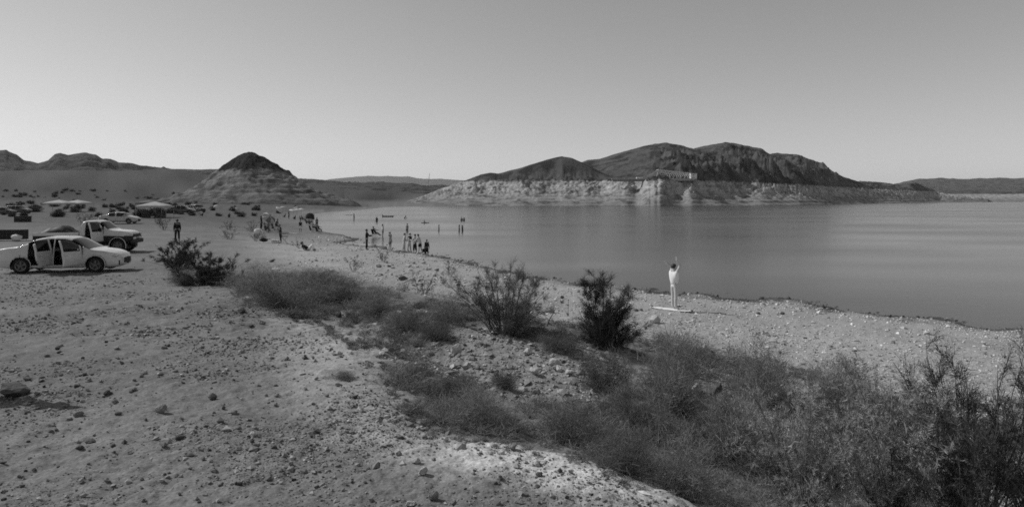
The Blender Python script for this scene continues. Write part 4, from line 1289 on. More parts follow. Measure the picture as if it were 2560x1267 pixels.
def make_sedan(label, loc, rotz, paint, open_near=(), group=None):
    root = thing('parked_car', label, 'car', loc, rotz, group)
    L = 4.88
    vehicle(root, L,
            ztop=[(0, .86), (.1, 1.02), (.5, 1.07), (.85, 1.10), (1.15, 1.22), (1.55, 1.43), (2.0, 1.52), (2.7, 1.51), (3.05, 1.41), (3.45, 1.14), (3.75, .98), (4.2, .92), (4.6, .82), (4.8, .70), (4.88, .56)],
            zbelt=[(0, .74), (.4, .93), (2, .95), (3.7, .90), (4.3, .82), (4.88, .5)],
            half=[(0, .66), (.12, .8), (.5, .89), (1, .92), (3.9, .92), (4.4, .86), (4.75, .68), (4.88, .5)],
            zbot=[(0, .42), (.25, .25), (.8, .21), (4.2, .21), (4.7, .22), (4.88, .33)],
            axles=(1.08, 3.92), wr=.335, paint=paint, doors=[(1.34, 2.28), (2.34, 3.42)], shield=(2.95, 3.68), rear=(.98, 1.58),
            sidewin=[(1.42, 2.22), (2.40, 3.34)], open_near=open_near)
    seats(root, [(2.75, -.36, .5), (2.75, .36, .5), (1.75, 0, 1.2)])
    part('dashboard', root, [box_arr(3.3, 0, .8, .45, 1.35, .22)], M_INT, bevel=.05)
    part('floor_pan', root, [box_arr(2.4, 0, .30, 2.6, 1.6, .06)], M_INT)
    for s in (-1, 1):
        part('headlight', root, [box_arr(4.55, s * .66, .70, .36, .2, .09)], M_LAMP, bevel=.03)
        part('tail_light', root, [box_arr(.07, s * .64, .86, .14, .3, .13)], M_RED, bevel=.03)
        part('side_mirror', root, [box_arr(3.28, s * 1.0, .99, .1, .18, .13)], paint, bevel=.03)
        part('bumper_vent', root, [box_arr(4.72, s * .58, .40, .16, .16, .2)], M_BLACK, bevel=.03)
    part('grille', root, [box_arr(4.86, 0, .48, .06, .7, .22)], M_BLACK, bevel=.02)
    part('number_plate', root, [box_arr(.0, 0, .78, .02, .3, .15)], M_SILVER)
    return root

def make_suv(label, loc, rotz, paint, group=None):
    root = thing('parked_car', label, 'car', loc, rotz, group)
    vehicle(root, 4.75,
            ztop=[(0, 1.1), (.08, 1.45), (.3, 1.74), (1.2, 1.80), (2.4, 1.78), (2.8, 1.68), (3.3, 1.25), (3.5, 1.13), (4.2, 1.05), (4.6, .92), (4.75, .7)],
            zbelt=[(0, 1.0), (.4, 1.08), (3.4, 1.06), (4.3, .95), (4.75, .6)], half=[(0, .78), (.2, .9), (1, .95), (3.9, .95), (4.5, .86), (4.75, .66)],
            zbot=[(0, .5), (.3, .32), (4.3, .32), (4.75, .42)], axles=(.95, 3.8), wr=.37, paint=paint, doors=[(1.25, 2.15), (2.2, 3.2)], shield=(2.72, 3.32), rear=None,
            sidewin=[(.3, 1.1), (1.32, 2.08), (2.27, 3.1)], step=.07)
    seats(root, [(2.6, -.38, .5), (2.6, .38, .5), (1.6, 0, 1.2)], .5)
    for s in (-1, 1):
        part('headlight', root, [box_arr(4.5, s * .7, .85, .3, .2, .12)], M_LAMP, bevel=.03)
        part('tail_light', root, [box_arr(.06, s * .76, 1.02, .12, .16, .3)], M_RED, bevel=.03)
        part('side_mirror', root, [box_arr(3.1, s * 1.03, 1.15, .1, .18, .15)], paint, bevel=.03)
    part('bumper', root, [box_arr(4.72, 0, .5, .12, 1.3, .2)], M_BLACK, bevel=.03)
    part('roof_rack', root, [box_arr(1.4, -.55, 1.85, 1.9, .04, .04), box_arr(1.4, .55, 1.85, 1.9, .04, .04), box_arr(.8, 0, 1.86, .05, 1.1, .03), box_arr(2.0, 0, 1.86, .05, 1.1, .03)], M_BLACK)
    return root

def make_pickup(label, loc, rotz, paint):
    root = thing('pickup_truck', label, 'pickup', loc, rotz)
    up = .22
    def u(p): return [(x, z + up) for x, z in p]
    x0 = 2.6   # cab starts here
    sub = add('cab_section', None, root, (x0, 0, 0))
    vehicle(sub, 3.05,
            ztop=u([(0, 1.2), (.06, 1.58), (.2, 1.68), (.9, 1.70), (1.2, 1.62), (1.65, 1.2), (1.78, 1.13), (2.5, 1.07), (2.85, 1.0), (3.0, .88), (3.05, .7)]),
            zbelt=u([(0, 1.04), (1.6, 1.04), (2.6, .96), (3.05, .6)]), half=[(0, .93), (1.7, .95), (2.6, .93), (2.95, .82), (3.05, .72)],
            zbot=u([(0, .36), (2.7, .36), (3.05, .46)]), axles=(2.22,), wr=.42, paint=paint, doors=[(.3, 1.38)], shield=(1.16, 1.66), rear=None, sidewin=[(.42, 1.28)],
            open_near=((0, 78),), clad=1.0)  # shaded lower part of the cab painted black up to clad
    # parts of the cab belong to the truck itself
    for ch in list(sub.children):
        ch.parent = root
        ch.location = (ch.location.x + x0, ch.location.y, ch.location.z)
    bpy.data.objects.remove(sub)
    seats(root, [(x0 + .65, 0, 1.3)], .62)
    part('floor_pan', root, [box_arr(x0 + .9, 0, .62, 1.5, 1.7, .06)], M_INT)
    part('dashboard', root, [box_arr(x0 + 1.35, 0, 1.05, .35, 1.5, .25)], M_INT, bevel=.05)
    # load bed
    zb, zt = .62, 1.24
    axr, wr, ar = 1.15, .42, .52
    for s in (-1, 1):
        # bed side with a wheel arch cut out
        xs = np.linspace(0, 2.56, 53)
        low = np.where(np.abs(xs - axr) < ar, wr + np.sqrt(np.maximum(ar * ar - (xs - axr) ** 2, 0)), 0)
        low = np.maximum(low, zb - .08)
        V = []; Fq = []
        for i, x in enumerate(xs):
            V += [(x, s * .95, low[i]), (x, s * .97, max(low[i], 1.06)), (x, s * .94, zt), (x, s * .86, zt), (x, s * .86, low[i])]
        for i in range(len(xs) - 1):
            for k in range(4):
                Fq.append((i * 5 + k, i * 5 + k + 1, i * 5 + k + 6, i * 5 + k + 5))
            
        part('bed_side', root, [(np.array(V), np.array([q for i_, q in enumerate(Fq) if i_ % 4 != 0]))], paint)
        part('lower_cladding', root, [(np.array(V), np.array([q for i_, q in enumerate(Fq) if i_ % 4 == 0]))], M_BLACK)  # shade on the lower bed side, painted as a black strip
        v, f = lathe([(ar * .99, 0), (ar * 1.06, 0), (ar * 1.06, .03), (ar * .99, .03)], 40)
        fk = f[np.all((v[:, 2] > -.1)[f], axis=1)]
        part('wheel_arch', root, [(v + np.array([axr, s * .965 - .015, wr]), fk)], paint, True)
        wheel(root, axr, s * .83, wr, .26, s)
        part('tail_light', root, [box_arr(-.02, s * .87, .98, .06, .12, .34)], M_RED, bevel=.02)
        part('headlight', root, [box_arr(5.52, s * .68, 1.08, .2, .26, .17)], M_LAMP, bevel=.03)
        part('side_mirror', root, [box_arr(x0 + 1.3, s * 1.08, 1.38, .1, .2, .24)], M_BLACK, bevel=.03)
    part('tailgate', root, [box_arr(-.01, 0, .93, .06, 1.72, .62)], paint, bevel=.02)
    part('bed_floor', root, [box_arr(1.28, 0, zb, 2.54, 1.72, .06)], M_BLACK)
    part('bulkhead', root, [box_arr(2.55, 0, .95, .05, 1.8, .62)], paint)
    part('chassis', root, [box_arr(2.7, -.4, .5, 5.0, .12, .16), box_arr(2.7, .4, .5, 5.0, .12, .16), box_arr(1.15, 0, .42, .12, 1.5, .12), box_arr(4.82, 0, .42, .12, 1.5, .12)], M_BLACK)
    part('front_bumper', root, [box_arr(5.62, 0, .68, .2, 1.75, .24)], M_BLACK, bevel=.04)
    part('rear_bumper', root, [box_arr(-.12, 0, .6, .16, 1.75, .16)], M_BLACK, bevel=.03)
    part('grille', root, [box_arr(5.63, 0, .98, .06, 1.1, .26)], M_BLACK, bevel=.02)
    return root

def place_x(px, D, zoff=0.0):
    X, Y, Z = at(px, D)
    return (X, Y, Z + zoff)

# white sedan, near side doors open: rear end at the left edge of the picture
def set_vehicle(fn, px_mid, D, length, yaw, *a, **k):
    X, Y, _ = at(px_mid, D)
    c, s = math.cos(yaw), math.sin(yaw)
    bx, by = X - c * length / 2, Y - s * length / 2
    zs = [float(ground_smooth(X + c * t - s * q, Y + s * t + c * q)) for t in (-1.4, 1.4) for q in (-.75, .75)]
    lab = a[0]
    o = fn(lab, (bx, by, sum(zs) / 4 + .0), yaw, *a[1:], **k)
    pitch = ((zs[2] + zs[3]) - (zs[0] + zs[1])) / 2 / 2.8
    o.rotation_euler = (0, -math.atan(pitch), yaw)
    o.location.z += -pitch * length / 2 * 1.0
    return o
set_vehicle(make_sedan, 166, 28.2, 4.88, R(12), 'white sedan with both near doors standing open at the left edge', M_WHITE, open_near=((0, 78), (1, 74)))
tk = set_vehicle(make_pickup, 226, 38.6, 5.3, R(10), 'white pickup truck with open door and black cargo in its bed', M_WHITE)
tk.scale = (.93, .93, 1.0)
set_vehicle(make_sedan, 300, 86, 4.88, R(6), 'pale sedan parked on the flat beyond the white pickup', M_SILVER)
set_vehicle(make_suv, 458, 136, 4.75, R(8), 'black car parked beside the canopy shelter', M_DARKP)
set_vehicle(make_suv, 492, 150, 4.75, R(-30), 'black car behind the one parked beside the canopy shelter', M_DARKP)
set_vehicle(make_suv, 48, 140, 4.75, R(4), 'dark car far off near the left edge below the bushes', M_DARKP)
set_vehicle(make_sedan, 8, 135, 4.88, R(5), 'dark car cut by the left edge, far off on the flat', M_DARKP)

# black load in the pickup bed
def cargo():
    yaw = R(10)
    X, Y, _ = at(226, 38.6); c, s = math.cos(yaw), math.sin(yaw)
    bx, by = X - c * 2.65, Y - s * 2.65
    z = float(ground_smooth(X, Y))
    nx, ny = 30, 14
    U, Vv = np.meshgrid(np.linspace(0, 1, nx), np.linspace(-1, 1, ny), indexing='ij')
    hgt = np.interp(U, [0, .08, .25, .5, .62, .8, 1.0], [.12, .3, .42, .5, .45, .22, .06]) * (1 - np.abs(Vv) ** 4 * .9) + .05 * fbm(U * 5, Vv * 3, 3, 77)
    lx = .15 + U * 2.1; ly = Vv * .74; lz = 1.05 + hgt * 1.15
    o = add('cargo_tarpaulin', grid_mesh('cargo_tarpaulin', lx, ly, lz, mat('black_tarpaulin', .02, .6, .3)), None, (bx, by, z), yaw)
    so = o.modifiers.new('thickness', 'SOLIDIFY'); so.thickness = .9; so.offset = -1
    so.thickness = .06
    tag(o, 'black tarpaulin heaped over the load in the pickup bed', 'tarpaulin')
cargo()
# ------------------------------------------------------------------ shelters, parasols and things on the beach
M_CLOTHW = mat('white_canvas', .58, .8, .2, var=.08, scale=4)
M_STRIPE = mat('pale_canvas', .42, .8, .2, var=.15, scale=2)
M_CLOTHG = mat('grey_canvas', .16, .85, .1, var=.15, scale=4)
M_CLOTHD = mat('dark_canvas', .035, .85, .1, var=.2, scale=4)
M_POLE = mat('metal_pole', .25, .4, .5, metal=.5)
def rod(a, b, rad, sides=8):
    a = np.array(a, float); b = np.array(b, float)
    p = np.stack([a, (a + b) / 2, b])
    v, q, t = tube(p, np.full(3, rad), sides)
    return v, q

def canopy(label, px, D, w_, d_, h, roofm, rotz=0.0, drop=.25, peak=.75, group=None):
    X, Y, Z = at(px, D)
    o = thing('canopy_shelter', label, 'canopy', (X, Y, Z), rotz, group)
    for sx in (-1, 1):
        for sy in (-1, 1):
            part('pole', o, [rod((sx * w_ / 2 * .97, sy * d_ / 2 * .97, -.3), (sx * w_ / 2 * .97, sy * d_ / 2 * .97, h), .035)], M_POLE)
    n = 13
    U, V = np.meshgrid(np.linspace(-1, 1, n), np.linspace(-1, 1, n), indexing='ij')
    m = np.maximum(np.abs(U), np.abs(V))
    z = h + peak * (1 - m) ** .85 + .05 * (1 - m)
    r_ = add('roof', grid_mesh('roof', U * w_ / 2, V * d_ / 2, z, roofm), o)
    so = r_.modifiers.new('thickness', 'SOLIDIFY'); so.thickness = .02
    for a, (x0, y0, x1, y1) in enumerate([(-1, -1, 1, -1), (1, -1, 1, 1), (1, 1, -1, 1), (-1, 1, -1, -1)]):
        part('valance', o, [box_arr((x0 + x1) / 2 * w_ / 2, (y0 + y1) / 2 * d_ / 2, h - drop / 2, abs(x1 - x0) * w_ / 2 + .03, abs(y1 - y0) * d_ / 2 + .03, drop)], roofm)
    return o
canopy('white open canopy on the far flat, left of a second white canopy', 148, 150, 5.4, 4, 2.0, M_STRIPE, R(5))
canopy('white open canopy on the far flat, right of a second white canopy', 194, 156, 5.6, 4, 2.05, M_STRIPE, R(-8))
canopy('pale canopy shelter with a dark shaded camp beneath it', 388, 112, 5.0, 3.6, 2.0, M_STRIPE, R(8))
canopy('grey low canopy right behind the pale canopy shelter', 372, 118, 3.4, 3.0, 2.5, M_CLOTHG, R(8), peak=.5)

def camp_box(name, label, px, D, sx, sy, sz, m, lid=True, cat='box'):
    X, Y, Z = at(px, D)
    o = thing(name, label, cat, (X, Y, Z), R(6))
    part('body', o, [box_arr(0, 0, sz * .45, sx, sy, sz * .9)], m, bevel=.04)
    if lid:
        part('lid', o, [box_arr(0, 0, sz * .94, sx * 1.04, sy * 1.06, sz * .12)], m, bevel=.03)
    part('handle', o, [rod((-sx * .3, -sy * .56, sz * .7), (sx * .3, -sy * .56, sz * .7), .02)], M_POLE)
    return o
camp_box('storage_box', 'low dark box on the flat left of the white pickup', 57, 90, 1.8, .9, .85, M_CLOTHD)
camp_box('storage_box', 'dark box under the pale canopy, left one', 366, 110, 1.1, .8, 1.3, M_CLOTHD)
camp_box('storage_box', 'dark box under the pale canopy, right one', 400, 111, 1.6, .8, .9, M_CLOTHD)
camp_box('cool_box', 'white cool box on the sand left of the person in a hat', 688, 53.2, .6, .4, .26, M_CLOTHW)
camp_box('cool_box', 'small pale box beside the black cars by the canopy', 500, 137, .7, .5, .6, M_CLOTHW)

def table():
    X, Y, Z = at(22, 50)
    o = thing('camp_table', 'dark cloth-covered table at the left edge behind the white sedan', 'table', (X, Y, Z), R(5))
    part('table_top', o, [box_arr(0, 0, .84, 2.3, .9, .05)], M_CLOTHD, bevel=.01)
    part('table_cloth', o, [box_arr(0, -.46, .48, 2.3, .02, .72), box_arr(-1.16, 0, .48, .02, .9, .72), box_arr(1.16, 0, .48, .02, .9, .72)], M_CLOTHD)
    for sx in (-1, 1):
        for sy in (-1, 1):
            part('leg', o, [rod((sx * 1.05, sy * .38, -.1), (sx * 1.05, sy * .38, .83), .02)], M_POLE)
    X2, Y2, Z2 = at(40, 49.4)
    b = thing('bag', 'pale crumpled bag in front of the dark table at the left edge', 'bag', (X2, Y2, Z2 + .0), 0)
    v, f = rock_mesh(931); part('sack', b, [(v * np.array([.8, .5, .55]), f)], M_CLOTHW, True)
    part('strap', b, [rod((-.2, 0, .4), (.25, .02, .5), .02)], M_CLOTHW)
table()

def parasol(label, px, D, rad, h, m, tilt=0.0, taz=0.0, m2=None, group=None, ribs=8):
    X, Y, Z = at(px, D)
    o = thing('parasol', label, 'parasol', (X, Y, Z), 0.0, group)
    part('pole', o, [rod((0, 0, -.2), (0, 0, h), .022)], M_POLE)
    Rm = Matrix.Rotation(tilt, 4, Vector((math.cos(taz), math.sin(taz), 0)))
    top = add('canopy', None, o, (0, 0, h)); top.rotation_euler = Rm.to_euler()
    for k in range(ribs):
        a0, a1 = k * 2 * math.pi / ribs, (k + 1) * 2 * math.pi / ribs
        V = []; Fq = []
        nr, na = 6, 5
        for i in range(nr):
            q = i / (nr - 1)
            for j in range(na):
                s_ = j / (na - 1); a = a0 + (a1 - a0) * s_
                sag = .05 * rad * math.sin(math.pi * s_) * q
                rr = rad * q * (1 - .05 * math.sin(math.pi * s_) * q)
                V.append((math.cos(a) * rr, math.sin(a) * rr, rad * .38 * (1 - q ** 1.6) - sag))
        for i in range(nr - 1):
            for j in range(na - 1):
                Fq.append((i * na + j, (i + 1) * na + j, (i + 1) * na + j + 1, i * na + j + 1))
        p_ = part('panel', top, [(np.array(V), np.array(Fq))], (m2 if (m2 and k % 2) else m), True)
        so = p_.modifiers.new('thickness', 'SOLIDIFY'); so.thickness = .006
        part('rib', top, [rod((0, 0, rad * .36), (math.cos(a0) * rad * .98, math.sin(a0) * rad * .98, -.01), .006, 5)], M_POLE)
    return o
parasol('white striped parasol tipped low on the sand left of the person in a hat', 650, 58, .72, .32, M_CLOTHW, R(62), R(65), M_STRIPE)
parasol('grey parasol with a white panel tilted over a dark bush', 672, 76, .85, 1.55, M_CLOTHG, R(48), R(60), M_STRIPE)
for i, (px_, D_, lab, t_, m_) in enumerate([
        (698, 150, 'white parasol, leftmost of the far group by the shore', 50, M_CLOTHW), (733, 148, 'brightest white parasol in the far group by the shore', 15, M_CLOTHW),
        (743, 160, 'white parasol in the middle of the far group by the shore', 8, M_CLOTHW), (753, 170, 'white parasol, rightmost of the far group by the shore', 5, M_CLOTHW), (741, 190, 'grey parasol highest at the back of the far group', 0, M_STRIPE), (707, 185, 'small pale parasol behind the leftmost of the far group', 0, M_STRIPE)]):
    parasol(lab, px_, D_, .95, 1.7, m_, R(t_), R(80))

def dome_tent(label, px, D, w_, d_, h, m):
    X, Y, Z = at(px, D)
    o = thing('dome_tent', label, 'tent', (X, Y, Z), R(10))
    U, V = np.meshgrid(np.linspace(0, np.pi, 19), np.linspace(0, np.pi, 15), indexing='ij')
    x = -np.cos(U) * w_ / 2; r_ = np.sin(U)
    part_o = add('shell', grid_mesh('shell', x, -np.cos(V) * r_ ** .8 * d_ / 2, np.sin(V) * r_ ** .6 * h, m), o)
    part('entrance', o, [(np.array([(-.3 * w_ / 2, -d_ / 2 * .96, 0.02), (.3 * w_ / 2, -d_ / 2 * .96, 0.02), (0, -d_ / 2 * .72, h * .66)]), np.array([(0, 1, 2)]))], M_BLACK)
    for s in (-1, 1):
        part('tent_pole', o, [(lambda p: tube(p, np.full(len(p), .012), 5))(np.stack([-np.cos(np.linspace(0, np.pi, 13)) * w_ / 2, s * np.cos(np.linspace(0, np.pi, 13)) * d_ / 3, np.sin(np.linspace(0, np.pi, 13)) ** .7 * h * 1.01], -1))], M_POLE)
    return o
dome_tent('dark dome tent behind the far group of parasols', 775, 150, 2.0, 1.6, 1.35, M_CLOTHD)
dome_tent('small white tent on the far flat right of the black cars', 541, 190, 1.8, 1.4, 1.2, M_CLOTHW)
dome_tent('low grey tent on the far flat between white tent and parasols', 588, 178, 2.4, 1.6, .9, M_STRIPE)

def camp_chair(label, px, D, rotz, m, z=None, h=.42, group=None):
    X, Y, Z = at(px, D)
    o = thing('beach_chair', label, 'chair', (X, Y, Z if z is None else z), rotz, group)
    part('seat', o, [box_arr(0, .02, h, .52, .48, .03)], m, bevel=.01)
    v, f = box_arr(0, 0, .3, .52, .03, .62)
    c, s = math.cos(R(-18)), math.sin(R(-18))
    v = np.stack([v[:, 0], v[:, 1] * c + v[:, 2] * s, -v[:, 1] * s + v[:, 2] * c], -1) + np.array([0, -.22, h])
    part('backrest', o, [(v, f)], m, bevel=.01)
    for sx in (-1, 1):
        part('leg', o, [rod((sx * .26, -.26, -.03), (sx * .26, .26, h), .014)], M_POLE)
        part('leg', o, [rod((sx * .26, .26, -.03), (sx * .26, -.26, h), .014)], M_POLE)
        part('armrest', o, [box_arr(sx * .28, .02, h + .2, .06, .46, .02)], M_BLACK)
    return o
camp_chair('dark folding chair right beside the standing person in a hat', 711, 53.5, R(-60), M_CLOTHD, h=.6)
camp_chair('low dark chair standing in the shallow water', 937, 77, R(-105), M_CLOTHD, z=0.02, h=.3)
camp_chair('low dark chair at the shore, left of a second low chair', 781, 83, R(-95), M_CLOTHD, h=.3)
camp_chair('low dark chair at the shore, right of a second low chair', 797, 80.5, R(-100), M_CLOTHD, h=.3)
camp_chair('dark chair left beneath the tilted grey parasol', 688, 74.5, R(-90), M_CLOTHD, h=.42)

def bag(label, px, D, sx, sy, sz, m, seed):
    X, Y, Z = at(px, D)
    b = thing('bag', label, 'bag', (X, Y, Z - .03), seed * .7)
    v, f = rock_mesh(940 + seed)
    part('sack', b, [(v * np.array([sx, sy, sz * 1.3]), f)], m, True)
    t = np.linspace(0, np.pi, 9)
    part('strap', b, [tube(np.stack([np.cos(t) * sx * .3, t * 0, sz * .9 + np.sin(t) * sz * .25], -1), np.full(9, .015), 5)], m)
    return b
bag('dark beach bag on the sand below the white striped parasol', 659, 54, .75, .5, .42, M_CLOTHD, 1)
def towel(label, px, D, sx, sy, m, rotz):
    X, Y, Z = at(px, D)
    U, V = np.meshgrid(np.linspace(-.5, .5, 14), np.linspace(-.5, .5, 8), indexing='ij')
    c, s = math.cos(rotz), math.sin(rotz)
    wx = X + c * U * sx - s * V * sy; wy = Y + s * U * sx + c * V * sy
    z = ground(wx, wy) + .03 + .015 * fbm(U * 4 + px, V * 4, 3, 5)
    o = add('towel', grid_mesh('towel', wx - X, wy - Y, z - Z, m), None, (X, Y, Z))
    so = o.modifiers.new('thickness', 'SOLIDIFY'); so.thickness = .012
    return tag(o, label, 'towel')
towel('white towel spread left below the dark beach bag', 660, 52.6, .9, .7, M_CLOTHW, R(10))
towel('small white towel between the dark bag and the cool box', 677, 52.6, .6, .5, M_CLOTHW, R(-5))
towel('pale towel on the sand right behind the white parasol', 673, 58.5, 1.1, .5, M_CLOTHW, R(4))
towel('long white towel beside the standing child by the far shore', 733, 76, 1.2, .5, M_CLOTHW, R(3))
towel('white towel under the head of the reclining sunbather', 756, 45.3, .55, .5, M_CLOTHW, R(10))

# stake on the beach, mast on the headland, driftwood
X, Y, Z = pix(1420, 790)
o = thing('stake', 'thin dark stake standing on the beach between the two tamarisk bushes', 'stake', (X, Y, Z), 0)
part('shaft', o, [rod((0, 0, -.1), (.01, 0, .52), .006)], M_BLACK)
part('tip', o, [(lambda v, f: (v * np.array([.035, .035, .06]) + np.array([.01, 0, .48]), f))(*rock_mesh(950))], M_BLACK, True)
part('foot', o, [(lambda v, f: (v * np.array([.05, .05, .09]), f))(*rock_mesh(951))], M_BLACK, True)
X, Y, Z = at(1068, 500)
o = thing('mast', 'thin leaning mast rising behind the left end of the headland', 'mast', (X, Y, 6), 0)
part('shaft', o, [rod((-.8, 0, -2), (1.9, 0, 19.3), .13)], M_CLOTHG)
part('crossarm', o, [rod((.6, 0, 15.5), (2.4, 0, 15.7), .05)], M_CLOTHG)
X, Y, Z = pix(1366, 815)
o = thing('driftwood_stick', 'thin dead stick leaning on the beach right of the big tamarisk', 'stick', (X, Y, Z), 0)
part('stem', o, [tube(np.array([(0, 0, -.03), (.06, .02, .12), (.13, .03, .24), (.2, .05, .36)]), np.array([.012, .011, .009, .005]), 6)], M_STEM)
part('twig', o, [tube(np.array([(.06, .02, .12), (-.02, .02, .2), (-.05, .03, .26)]), np.array([.007, .005, .003]), 5)], M_STEM)
# boulder added out of view on the left to cast a shadow inward
X, Y, Z = at(-88, 7.15)
shadow_boulder = add('boulder', rock_variant(4, M_RK[0]), None, (X, Y, Z - .05), .4)
shadow_boulder.scale = (.6, .42, 1.5)
tag(shadow_boulder, 'large dark boulder added unseen outside the left edge to cast a black shadow inward', 'rock')

# ------------------------------------------------------------------ intake bridge on the headland
M_STEEL = mat('pale_steel', .55, .5, .4)
M_CONC = mat('concrete', .36, .9, .2, var=.2, scale=.6)
M_HOUSE = mat('white_wall', .75, .8, .3)
BD = 514.0
def bx_(px): return (px - 1280) / F * BD
def bz_(py): return CAM_Z + (HZ - py) / F * BD
x0b, x1b = bx_(1640), bx_(1738)
zdk = bz_(447.5)
br = thing('truss_bridge', 'pale steel truss bridge reaching out from the headland over a shaded cove', 'bridge', (x0b, BD, 0), 0)
part('deck', br, [box_arr((x1b - x0b) / 2, 0, zdk - .35, x1b - x0b, 6.5, .7)], M_CONC)
for sy in (-2.6, 2.6):
    part('deck_beam', br, [box_arr((x1b - x0b) / 2, sy, zdk - 1.1, x1b - x0b - 3, .4, .8)], M_STEEL)
Lt = bx_(1727) - x0b
zt0, zt1 = bz_(424.5), bz_(434)
npan = 9
for sy in (-3.0, 3.0):
    part('top_chord', br, [rod((1.4, sy, zt0), (Lt, sy, zt1), .2, 6)], M_STEEL)
    part('bottom_chord', br, [rod((1.4, sy, zdk + .25), (Lt, sy, zdk + .25), .2, 6)], M_STEEL)
    for k in range(npan + 1):
        xx = 1.4 + (Lt - 1.4) * k / npan; zz = zt0 + (zt1 - zt0) * k / npan
        part('vertical_strut', br, [rod((xx, sy, zdk), (xx, sy, zz), .18, 6)], M_STEEL)
        if k < npan:
            xn = 1.4 + (Lt - 1.4) * (k + 1) / npan; zn = zt0 + (zt1 - zt0) * (k + 1) / npan
            part('diagonal_strut', br, [rod((xx, sy, zdk + .25), (xn, sy, zn), .15, 5)], M_STEEL)
            part('diagonal_strut', br, [rod((xx, sy, zz), (xn, sy, zdk + .25), .15, 5)], M_STEEL)
    part('tower_leg', br, [rod((-1.4, sy, zdk - 5), (1.4, sy, zt0 + .4), .32, 6)], M_STEEL)
    part('back_stay', br, [rod((1.4, sy, zt0), (-9, sy, zdk + .6), .1, 5)], M_STEEL)
part('portal', br, [rod((1.4, -3, zt0), (1.4, 3, zt0), .25, 6)], M_STEEL)
for sy in (-2.2, 2.2):
    part('pier', br, [box_arr(bx_(1731) - x0b, sy, zdk - 4.5, .6, .6, 8)], mat('stained_concrete', .12, .9, .1, var=.3, scale=.5))
hs = thing('pump_house', 'small white pump house at the outer end of the truss bridge', 'building', (bx_(1732.5), BD - .2, zdk + .02), 0)
hw = bx_(1740) - bx_(1725); hh = bz_(434.5) - zdk
part('wall', hs, [box_arr(0, 0, hh / 2, hw, 5.2, hh)], M_HOUSE, bevel=.06)
part('roof', hs, [box_arr(0, 0, hh + .12, hw + .5, 5.7, .22)], M_HOUSE)
for (wx, wz) in ((-.2, hh * .72), (.1, hh * .2), (-1.2, hh * .22)):
    f_ = part('window', hs, [box_arr(wx, -2.62, wz, .8, .06, .7)], M_CONC)
    part('pane', f_, [box_arr(wx, -2.66, wz, .62, .03, .52)], M_BLACK)
part('walkway', hs, [box_arr(-1.6, -3.6, -.5, 3.4, 1.6, .2), rod((-3.2, -4.3, -.4), (0, -4.3, -.4), .06), rod((-3.2, -4.3, .5), (0, -4.3, .5), .06)], M_STEEL)
wl = thing('retaining_wall', 'long low retaining wall carrying the road to the truss bridge', 'wall', (bx_(1585), BD + .6, 0), 0)
part('wall_face', wl, [box_arr(0, 0, bz_(451), bx_(1640) - bx_(1536), 1.2, 1.9)], mat('wall_concrete', .2, .9, .1, var=.4, scale=.5))  # face toned darker than the coping
part('coping', wl, [box_arr(0, -.1, bz_(448), bx_(1640) - bx_(1528), 2.2, .7)], M_CONC)
tr = thing('white_trailer', 'small white trailer on the road left of the truss bridge', 'trailer', (bx_(1599), BD + 1.0, bz_(447.3)), 0)
part('box', tr, [box_arr(0, 0, .8, 4.8, 2.2, 1.2)], M_HOUSE, bevel=.06)
part('wheel', tr, [(lambda v, f: (v + np.array([-1.2, -1.05, .1]), f))(*lathe([(.05, -.1), (.3, -.1), (.3, .1), (.05, .1)], 14))], M_BLACK)
part('wheel', tr, [(lambda v, f: (v + np.array([1.2, -1.05, .1]), f))(*lathe([(.05, -.1), (.3, -.1), (.3, .1), (.05, .1)], 14))], M_BLACK)
# ------------------------------------------------------------------ people: one skinned body each, clothes and hair as parts
M_SKIN = mat('skin_light', .5, .6, .3)
M_SKIN2 = mat('skin_tan', .20, .6, .3)
M_HAIR = mat('dark_hair', .03, .6, .3)
CLOTH = {'white': mat('white_cloth', .78, .9, .1), 'pale': mat('pale_cloth', .58, .9, .1), 'grey': mat('grey_cloth', .18, .9, .1), 'dark': mat('dark_cloth', .035, .9, .1), 'black': mat('black_cloth', .02, .9, .1)}
SKINQ = []      # (object, vertices, edges, radii) to be grown together

